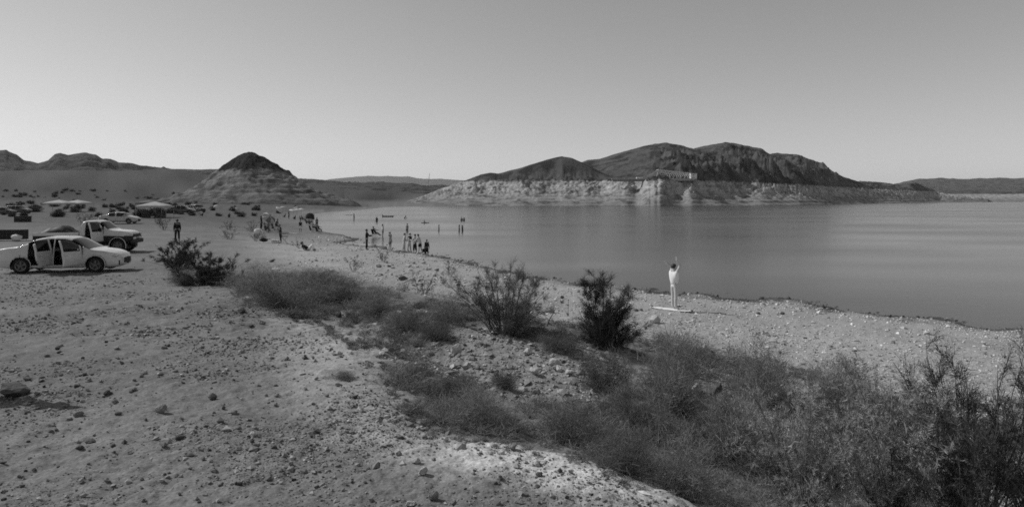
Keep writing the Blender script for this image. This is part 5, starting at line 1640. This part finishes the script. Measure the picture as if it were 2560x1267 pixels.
def fk(lean=0, thigh=(0, 0), knee=(0, 0), arm=(0, 0), elbow=(10, 10), abd=(8, 8), labd=(4, 4), head=0, foot=None):
    """joint positions, facing +y, feet near z=0, height about 1.7"""
    J = {}
    up = lambda a: np.array([0, math.sin(R(a)), math.cos(R(a))])
    pel = np.array([0, 0, .93])
    t = up(lean)
    J['pelvis'] = pel; J['waist'] = pel + t * .14; J['chest'] = pel + t * .34; J['neckbase'] = pel + t * .50
    hd = up(lean * .5 + head)
    J['neck'] = J['neckbase'] + hd * .06; J['head'] = J['neck'] + hd * .10; J['crown'] = J['neck'] + hd * .185
    fwd = np.array([0, math.cos(R(lean)), -math.sin(R(lean))])
    for i, s in enumerate((-1, 1)):
        x = np.array([1.0, 0, 0]) * s
        sh = pel + t * .47 + x * .165
        d = -t * math.cos(R(arm[i])) + fwd * math.sin(R(arm[i]))
        d = d * math.cos(R(abd[i])) + x * math.sin(R(abd[i]))
        el = sh + d * .28
        a2 = arm[i] + elbow[i]
        d2 = -t * math.cos(R(a2)) + fwd * math.sin(R(a2))
        d2 = d2 * math.cos(R(abd[i] * .4)) + x * math.sin(R(abd[i] * .4))
        J['sh%d' % i] = sh; J['el%d' % i] = el; J['wr%d' % i] = el + d2 * .25; J['pa%d' % i] = el + d2 * .33; J['hd%d' % i] = d2
        hp = pel + x * .085 - np.array([0, 0, .03])
        th = np.array([0, math.sin(R(thigh[i])), -math.cos(R(thigh[i]))])
        th = th * math.cos(R(labd[i])) + x * math.sin(R(labd[i]))
        kn = hp + th * .42
        a3 = thigh[i] - knee[i]
        sd_ = np.array([0, math.sin(R(a3)), -math.cos(R(a3))]) + x * .03
        an = kn + sd_ * .40
        fd = np.array([0, math.cos(R(a3 * .5 if foot is None else foot)), math.sin(R(a3 * .5 if foot is None else foot))])
        J['hip%d' % i] = hp; J['kn%d' % i] = kn; J['an%d' % i] = an; J['toe%d' % i] = an + fd * .17 + np.array([0, 0, -.045]); J['calf%d' % i] = kn + sd_ * .14 - fd * .015
    return J

BODY = ([('pelvis', 'waist'), ('waist', 'chest'), ('chest', 'neckbase'), ('neckbase', 'neck'), ('neck', 'head'), ('head', 'crown')]
        + [e for i in '01' for e in (('chest', 'sh' + i), ('sh' + i, 'el' + i), ('el' + i, 'wr' + i), ('wr' + i, 'pa' + i), ('pelvis', 'hip' + i), ('hip' + i, 'kn' + i), ('kn' + i, 'calf' + i), ('calf' + i, 'an' + i), ('an' + i, 'toe' + i))])
RAD = {'pelvis': (.15, .11), 'waist': (.125, .095), 'chest': (.155, .11), 'neckbase': (.075, .065), 'neck': (.052, .055), 'head': (.078, .095), 'crown': (.060, .070)}
for i in '01':
    RAD.update({'sh' + i: (.058, .058), 'el' + i: (.040, .040), 'wr' + i: (.027, .030), 'pa' + i: (.034, .018), 'hip' + i: (.088, .09), 'kn' + i: (.056, .058), 'calf' + i: (.052, .055), 'an' + i: (.034, .038), 'toe' + i: (.038, .026)})

def skin_obj(name, J, edges, grow, m, parent, extra=None, only=None):
    keys = []
    for a, b in edges:
        for k in (a, b):
            if k not in keys: keys.append(k)
    grow = grow + .006
    o = add(name, bpy.data.meshes.new(name), parent)
    SKINQ.append((o, [J[k] for k in keys], [(keys.index(a), keys.index(b)) for a, b in edges], [(RAD.get(k, (.05, .05))[0] + grow, RAD.get(k, (.05, .05))[1] + grow) for k in keys], m, extra))
    return o

def person(label, loc, rotz, J, top='grey', bottom='dark', skin=None, hair=True, hat=None, scale=1.0, sleeve=.55, leg=.7, drop=None, girth=0.0, group=None, long_hair=False):
    skin = skin or M_SKIN2
    J = dict(J)
    zmin = min(min(v[2] for k, v in J.items() if k[:3] in ('toe',)) - .028, J['pelvis'][2] - .10, min(J['an0'][2], J['an1'][2]) - .04) if drop is None else drop
    for k in J:
        if not k.startswith('hd'):
            J[k] = J[k] - np.array([0, 0, zmin])
    o = thing('person', label, 'person', loc, rotz, group)
    o.scale = (scale,) * 3
    # fingers, nose, ears join the body mesh
    ex = []
    for i, s in enumerate((-1, 1)):
        d = J['hd%d' % i]; d = d / np.linalg.norm(d); p = J['pa%d' % i]
        sd_ = np.array([1.0, 0, 0]); n_ = np.cross(d, sd_); n_ /= np.linalg.norm(n_) + 1e-9; sd_ = np.cross(n_, d)
        for k, (off, ln) in enumerate([(-.027, .062), (-.009, .075), (.009, .070), (.026, .055)]):
            b0 = p + sd_ * off + d * .005
            ex.append(tube(np.array([b0, b0 + d * ln * .5 + n_ * .006, b0 + d * ln * .85 + n_ * .022 * 1, b0 + d * ln + n_ * .034]), np.array([.010, .009, .008, .005]), 6))
        b0 = p - sd_ * .028 * s - d * .03
        ex.append(tube(np.array([b0, b0 - sd_ * .025 * s + d * .025, b0 - sd_ * .034 * s + d * .055 + n_ * .012]), np.array([.012, .010, .006]), 6))
    hd = J['head']; fw = np.array([0, .09, 0.0])
    for off, sz in ((fw + np.array([0, .008, -.012]), (.014, .018, .022)), (np.array([.083, -.005, -.01]), (.012, .022, .03)), (np.array([-.083, -.005, -.01]), (.012, .022, .03))):
        ex.append((ICO_V * np.array(sz) + hd + off, ICO_F))
    skin_obj('body', J, BODY, girth, skin, o, ex)
    # shirt
    if top:
        JJ = dict(J)
        for i in '01':
            JJ['sl' + i] = J['sh' + i] + (J['el' + i] - J['sh' + i]) * min(sleeve, 1.0)
            RAD['sl' + i] = (.048, .048)
        JJ['nb'] = J['chest'] + (J['neckbase'] - J['chest']) * .75; RAD['nb'] = (.082, .066)
        JJ['hem'] = J['pelvis'] + (J['waist'] - J['pelvis']) * (-.25); RAD['hem'] = (.145, .11)
        JJ['wst'] = J['waist']; RAD['wst'] = (.145, .115)
        JJ['chs'] = J['chest']; RAD['chs'] = (.178, .135)
        ed = [('hem', 'wst'), ('wst', 'chs'), ('chs', 'nb'), ('chs', 'sh0'), ('chs', 'sh1')]
        if sleeve > .1:
            ed += [('sh0', 'sl0'), ('sh1', 'sl1')]
            if sleeve > 1.0: ed += [('sl0', 'wr0'), ('sl1', 'wr1')]
        skin_obj('shirt', JJ, ed, .014 + girth, CLOTH[top], o)
    if bottom:
        JJ = dict(J); ed = [('waistb', 'pelvis')]
        JJ['waistb'] = J['pelvis'] + (J['waist'] - J['pelvis']) * .6; RAD['waistb'] = (.12, .09)
        for i in '01':
            if leg <= 1:
                JJ['lg' + i] = J['hip' + i] + (J['kn' + i] - J['hip' + i]) * leg; RAD['lg' + i] = (.07, .072)
                ed += [('pelvis', 'hip' + i), ('hip' + i, 'lg' + i)]
            else:
                JJ['lg' + i] = J['kn' + i] + (J['an' + i] - J['kn' + i]) * (leg - 1); RAD['lg' + i] = (.045, .048)
                ed += [('pelvis', 'hip' + i), ('hip' + i, 'kn' + i), ('kn' + i, 'lg' + i)]
        skin_obj('trousers' if leg > 1 else 'shorts', JJ, ed, .016 + girth, CLOTH[bottom], o)
    up = J['crown'] - J['head']; up = up / np.linalg.norm(up)
    c = J['head'] + up * .035
    if hair:
        rr_h = np.random.default_rng(int(abs(loc[0] * 100)) + 3)
        bm = bmesh.new(); bmesh.ops.create_icosphere(bm, subdivisions=3, radius=1)
        v = np.array([x.co[:] for x in bm.verts]); f = np.array([[q.index for q in x.verts] for x in bm.faces]); bm.free()
        keep = (v[:, 2] > -.25 - .5 * (v[:, 1] < .1)) & ~((v[:, 1] > .45) & (v[:, 2] < .35))
        f = f[np.all(keep[f], axis=1)]
        vv = v * np.array([.100, .116, .100]) * (1 + .06 * rr_h.normal(size=(len(v), 1))) + c + np.array([0, -.012, 0])
        ps = [(vv, f)]
        if long_hair:
            ps.append((ICO_V * np.array([.085, .06, .13]) + J['neck'] + np.array([0, -.075, .03]), ICO_F))
        part('hair', o, ps, M_HAIR, True)
    if hat:
        v, f = lathe([(.001, .105), (.06, .10), (.095, .07), (.105, .0), (.19, -.012), (.185, -.022), (.10, -.015)], 22)
        v = v[:, [0, 2, 1]]
        part('hat', o, [(v + c + up * .02, f)], CLOTH[hat], True)
    return o

def grow_all():
    tmp = []
    for o, vs_, es, rd, m, ex in SKINQ:
        me = bpy.data.meshes.new('skeleton')
        me.from_pydata([tuple(v) for v in vs_], es, [])
        bm = bmesh.new(); bm.from_mesh(me)
        lay = bm.verts.layers.skin.verify()
        bm.verts.ensure_lookup_table()
        for i, v in enumerate(bm.verts):
            v[lay].radius = rd[i]
            v[lay].use_root = (i == 0)
        bm.to_mesh(me); bm.free()
        t = bpy.data.objects.new('skeleton', me); COL.objects.link(t)
        t.modifiers.new('skin', 'SKIN').use_smooth_shade = True
        s_ = t.modifiers.new('sub', 'SUBSURF'); s_.levels = 1; s_.render_levels = 1
        tmp.append(t)
    dg = bpy.context.evaluated_depsgraph_get()
    for t, (o, vs_, es, rd, m, ex) in zip(tmp, SKINQ):
        ev = t.evaluated_get(dg).to_mesh()
        v = np.empty(len(ev.vertices) * 3); ev.vertices.foreach_get('co', v); v = v.reshape(-1, 3)
        fs = [list(p.vertices) for p in ev.polygons]
        vl = v.tolist()
        for e in (ex or []):
            n0 = len(vl); vl += np.asarray(e[0]).tolist()
            for ff in e[1:]:
                fs += (np.asarray(ff) + n0).tolist() if len(ff) else []
        me = o.data
        me.from_pydata(vl, [], fs)
        me.materials.append(m)
        me.polygons.foreach_set('use_smooth', np.ones(len(me.polygons), bool))
        t.evaluated_get(dg).to_mesh_clear()
    for t in tmp:
        me = t.data
        bpy.data.objects.remove(t); bpy.data.meshes.remove(me)

STAND = dict(thigh=(3, -3), knee=(2, 4), arm=(4, -4), elbow=(14, 10))
HOLD = dict(thigh=(3, -4), knee=(2, 4), arm=(25, 30), elbow=(75, 60))
SIT = dict(lean=-18, thigh=(82, 78), knee=(70, 60), arm=(30, 30), elbow=(45, 45))
SITG = dict(lean=-12, thigh=(142, 132), knee=(125, 112), arm=(35, 30), elbow=(30, 30))
RECL = dict(lean=-62, thigh=(150, 143), knee=(130, 128), arm=(-35, -35), elbow=(35, 35), head=25)
CROUCH = dict(lean=38, thigh=(105, 112), knee=(128, 132), arm=(50, 50), elbow=(40, 40))
def stand_at(label, px, D, face, pose=None, z=None, **k):
    X, Y, Z = at(px, D)
    return person(label, (X, Y, Z if z is None else z), R(face), fk(**(pose or STAND)), **k)
# facing: rotz 0 looks away from the camera (+y), 90 looks left, -90 looks right, 180 towards the camera

# the woman on the board
WX, WY, WZ = at(1686, 23.0)
BS = .8
bd = thing('paddle_board', 'long white board lying on the pebbles under the woman\'s feet', 'board', ((1679 - 1280) / F * 23.0, 23.0, WZ + .012), R(-38))
bd.scale = (BS, BS, BS)
U, V = np.meshgrid(np.linspace(-1, 1, 41), np.linspace(-1, 1, 13), indexing='ij')
wd_ = .30 * np.sqrt(np.clip(1 - np.abs(U) ** 2.6, 0, 1)) * (1 - .12 * U)
bz = .045 + .02 * np.abs(U) ** 3
deck = grid_mesh('deck', U * .98, V * wd_, bz - .006 * V ** 2, CLOTH['white'])
hull = grid_mesh('hull', U * .98, V * wd_, bz - .05 * np.sqrt(np.clip(1 - V ** 2 * .98, 0, 1)) * np.sqrt(np.clip(1 - U ** 2, 0, 1)) - .012 - .0 * V, CLOTH['pale'])
add('deck', deck, bd); add('hull', hull, bd)
part('rail', bd, [tube(np.stack([np.concatenate([np.linspace(-1, 1, 41), np.linspace(1, -1, 41)]) * .98, np.concatenate([wd_[:, 0], -wd_[::-1, 0]]) * 1.01, np.concatenate([bz[:, 0], bz[::-1, 0]]) - .012], -1), np.full(82, .014), 6)], CLOTH['dark'], True)
part('nose_tip', bd, [(ICO_V * np.array([.05, .06, .025]) + np.array([.95, 0, .09]), ICO_F)], CLOTH['black'], True)
part('tail_tip', bd, [(ICO_V * np.array([.05, .06, .025]) + np.array([-.95, 0, .09]), ICO_F)], CLOTH['black'], True)
person('woman in a white top standing on a white board with arms raised', (WX, WY, WZ + .05), R(-62), fk(lean=-4, thigh=(2, -1), knee=(2, 2), arm=(125, 148), elbow=(108, 62), abd=(26, 6), labd=(2, 1), head=6),
       top='white', bottom='white', skin=M_SKIN, scale=.95, sleeve=.15, leg=.24, girth=.006)

# people at the water's edge
stand_at('person in dark clothes standing at the waterline left of the bathers, hands raised to chest', 917, 53.2, -70, HOLD, top='black', bottom='black', leg=1.8, sleeve=1.2, scale=1.02)
stand_at('grey-clad person standing at the waterline right of the dark standing figure', 975, 53.5, -100, top='grey', bottom='grey', scale=.92, leg=.8, girth=.014, skin=M_SKIN)
stand_at('person in pale clothes standing in the water behind the grey-clad person', 957, 78, -60, top='white', bottom='grey', scale=.98, leg=.6)
stand_at('bather with pale top at the left end of the tight group', 1010, 53.0, -80, dict(lean=8, thigh=(8, -6), knee=(4, 6), arm=(20, -10), elbow=(40, 20), abd=(18, 14)), top='pale', bottom='pale', scale=.93, girth=.014, skin=M_SKIN)
stand_at('bather in a black top, second from the left in the tight group', 1022, 52.6, -110, dict(lean=14, thigh=(14, -2), knee=(8, 4), arm=(35, 10), elbow=(30, 20)), top='black', bottom='pale', scale=.95, girth=.014, skin=M_SKIN)
stand_at('bather in dark trousers, third from the left in the tight group', 1037, 52.2, 60, HOLD, top='pale', bottom='dark', leg=1.7, scale=.9, girth=.014, skin=M_SKIN)
stand_at('bather at the right end of the tight group, dark shorts', 1050, 52.0, 80, dict(lean=20, thigh=(10, -8), knee=(8, 6), arm=(55, 40), elbow=(30, 25)), top='pale', bottom='dark', leg=.9, scale=.93, girth=.014, skin=M_SKIN)
stand_at('child in dark clothes with pale collar standing right of the bathers', 1067, 49.3, -150, top='black', bottom='black', leg=1.6, sleeve=1.2, scale=.74)
stand_at('person in black crouching beside the standing child at the waterline', 1056, 49.8, -60, CROUCH, top='black', bottom='black', leg=1.8, sleeve=1.2, scale=.8)
stand_at('person in black sitting low in a chair in the shallow water', 938, 76.9, -105, dict(SIT, lean=-25, thigh=(78, 74), knee=(30, 22)), z=.12, top='black', bottom='black', scale=.95)
# swimmers and waders
def wade(label, px, py, depth, face, pose=None, **k):
    D = F * CAM_Z / (py - HZ)
    return person(label, ((px - 1280) / F * D, D, -depth), R(face), fk(**(pose or STAND)), **k)
wade('wader far out beside a float, farthest left of those in the water', 885, 549, .35, -90, top='dark', bottom='dark')
wade('wader standing hip deep in the water left below the dark canoe', 942, 553.5, .75, 180, top='dark', bottom='dark')
wade('blurred wader hip deep above the tight group of bathers', 1018, 575, .75, 150, top=None, bottom='dark')
wade('lone wader waist deep right of the tight group of bathers', 1097, 575, .95, 120, top=None, bottom='dark')
wade('wader farthest right in the near water, left one of a pair', 1148, 577, .85, 100, top='grey', bottom='dark')
wade('wader farthest right in the near water, right one of a pair', 1156, 577, .9, -100, top='dark', bottom='dark')
wade('swimmer low in the water right of the dark canoe', 1011, 546, .95, -90, dict(lean=30, arm=(70, 80), elbow=(10, 10)), top='dark', bottom='dark')
wade('two-tone swimmer far out on the right of the waders, left one', 1154, 552, .95, 0, top='grey', bottom='dark')
wade('swimmer far out on the right of the waders, right one', 1160, 552, .98, 40, top='grey', bottom='dark')
# floats
def canoe(label, px, py, L, w_, m, name='canoe', rotz=0.0, h=.3):
    D = F * CAM_Z / (py - HZ)
    o = thing(name, label, name.split('_')[-1], ((px - 1280) / F * D, D, 0.0), rotz)
    U, V = np.meshgrid(np.linspace(-1, 1, 31), np.linspace(-1, 1, 11), indexing='ij')
    ww = w_ / 2 * (1 - np.abs(U) ** 2.4)
    zz = (h + .22 * h * np.abs(U) ** 3) * (np.abs(V) ** 2) * (1 - .0 * U) - .06 + .35 * h * (1 - V ** 2) * np.abs(U) ** 6
    hu = add('hull', grid_mesh('hull', U * L / 2, np.sign(V) * np.abs(V) ** .7 * ww, zz, m), o)
    so = hu.modifiers.new('thickness', 'SOLIDIFY'); so.thickness = .03
    part('thwart', o, [box_arr(-L * .2, 0, h * .6, .2, w_ * .8, .03)], m)
    part('thwart', o, [box_arr(L * .2, 0, h * .6, .2, w_ * .8, .03)], m)
    return o
canoe('dark canoe drifting far out with a paddler beside its left end', 970, 542, 2.9, .7, CLOTH['black'])
wade('paddler sitting at the left end of the dark canoe', 957, 542, .25, -90, dict(SITG), top='black', bottom='black', scale=.95)
canoe('flat dark float beside the wader farthest left in the water', 873, 537.5, 2.0, .7, CLOTH['dark'], 'float', h=.12)
canoe('small float carrying a sitting child right of the canoe', 1063, 557.5, 1.5, .6, CLOTH['dark'], 'float', h=.14)
wade('child sitting on the small float right of the canoe', 1060, 557.5, -.05, -90, dict(SITG, lean=10), top='grey', bottom='dark', scale=.6)
# on the land
stand_at('person in black standing on the flat above the dark bushes', 443, 48.6, 30, top='black', bottom='black', leg=1.8, sleeve=1.2, scale=.98)
stand_at('person in dark clothes and a hat standing by a chair and bags', 701, 53.6, 140, dict(lean=10, thigh=(5, -10), knee=(5, 5), arm=(40, 45), elbow=(70, 65)), top='dark', bottom='black', leg=1.7, hat='grey', scale=.92, hair=False)
stand_at('sunbather in a black top lying back with pale knees up', 772, 45.6, -88, RECL, top='black', bottom='white', leg=1.9, scale=1.0)
stand_at('child in a dark top standing by the far shore with pale legs', 751, 81, -160, top='black', bottom='white', leg=.9, scale=.86)
stand_at('person sitting in the left low chair at the shore', 782, 83, -95, dict(SIT), z=float(at(781, 83)[2]) + .22, top='pale', bottom='black', leg=1.5, scale=.98)
stand_at('child sitting in the right low chair at the shore', 797, 80.5, -100, dict(SIT), z=float(at(797, 80.5)[2]) + .22, top='black', bottom='black', scale=.75)
stand_at('person in black sitting on the ground under the tilted grey parasol', 664, 75.5, -60, SITG, top='black', bottom='black', leg=1.6, scale=1.0)
stand_at('person in black standing at the left pole of the tilted grey parasol', 653, 76, -80, top='black', bottom='black', leg=1.7, scale=1.0)
stand_at('person in black leaning forward in the chair by the tilted grey parasol', 689, 74.5, -90, dict(SIT, lean=25), z=float(at(688, 74.5)[2]) + .3, top='black', bottom='black', leg=1.6, scale=.98)
for i, (px_, D_, f_, ps, lab, tp) in enumerate([
        (722, 140, -90, STAND, 'dark figure standing left of the brightest far parasol', 'black'), (737, 138, 60, SITG, 'dark figure sitting beneath the brightest far parasol', 'dark'), (751, 135, -90, SITG, 'dark figure sitting left of a pair by the far shore', 'black'),
        (757, 128, -80, dict(SIT, lean=-30), 'dark figure lounging in front of the far parasols', 'black'), (766, 116, -70, SITG, 'dark figure sitting on the shore, left of two', 'black'), (774, 113, -90, SITG, 'dark figure sitting on the shore, right of two', 'black'),
        (712, 150, 90, SITG, 'dark figure sitting by the leftmost far parasol', 'dark'), (792, 100, 180, STAND, 'slim grey figure standing at the edge of the far water', 'grey'), (506, 122, 120, SITG, 'dark figure sitting on the flat right of the black cars', 'black'),
        (573, 122, 40, SITG, 'dark figure crouched on the flat left of the tilted grey parasol', 'black')]):
    stand_at(lab, px_, D_, f_, ps, top=tp, bottom='black', leg=1.5, scale=.98)
grow_all()
# ------------------------------------------------------------------ air
def haze(density):
    v, f = box_arr(0, 3000, 190, 26000, 19000, 400)
    v[:, 2] = np.where(v[:, 2] < 100, -12, 420)
    m = bpy.data.materials.new('haze_air'); m.use_nodes = True
    t = m.node_tree
    for n_ in list(t.nodes):
        if n_.type != 'OUTPUT_MATERIAL': t.nodes.remove(n_)
    pv = t.nodes.new('ShaderNodeVolumePrincipled')
    pv.inputs['Color'].default_value = (.93, .93, .93, 1)
    pv.inputs['Density'].default_value = density
    pv.inputs['Anisotropy'].default_value = .2
    t.links.new(pv.outputs[0], t.nodes['Material Output'].inputs['Volume'])
    tag(add('haze', mesh_np('haze', v, f, [m])), 'thin haze over the lake and desert', 'haze', kind='stuff')
haze(4.5e-5)
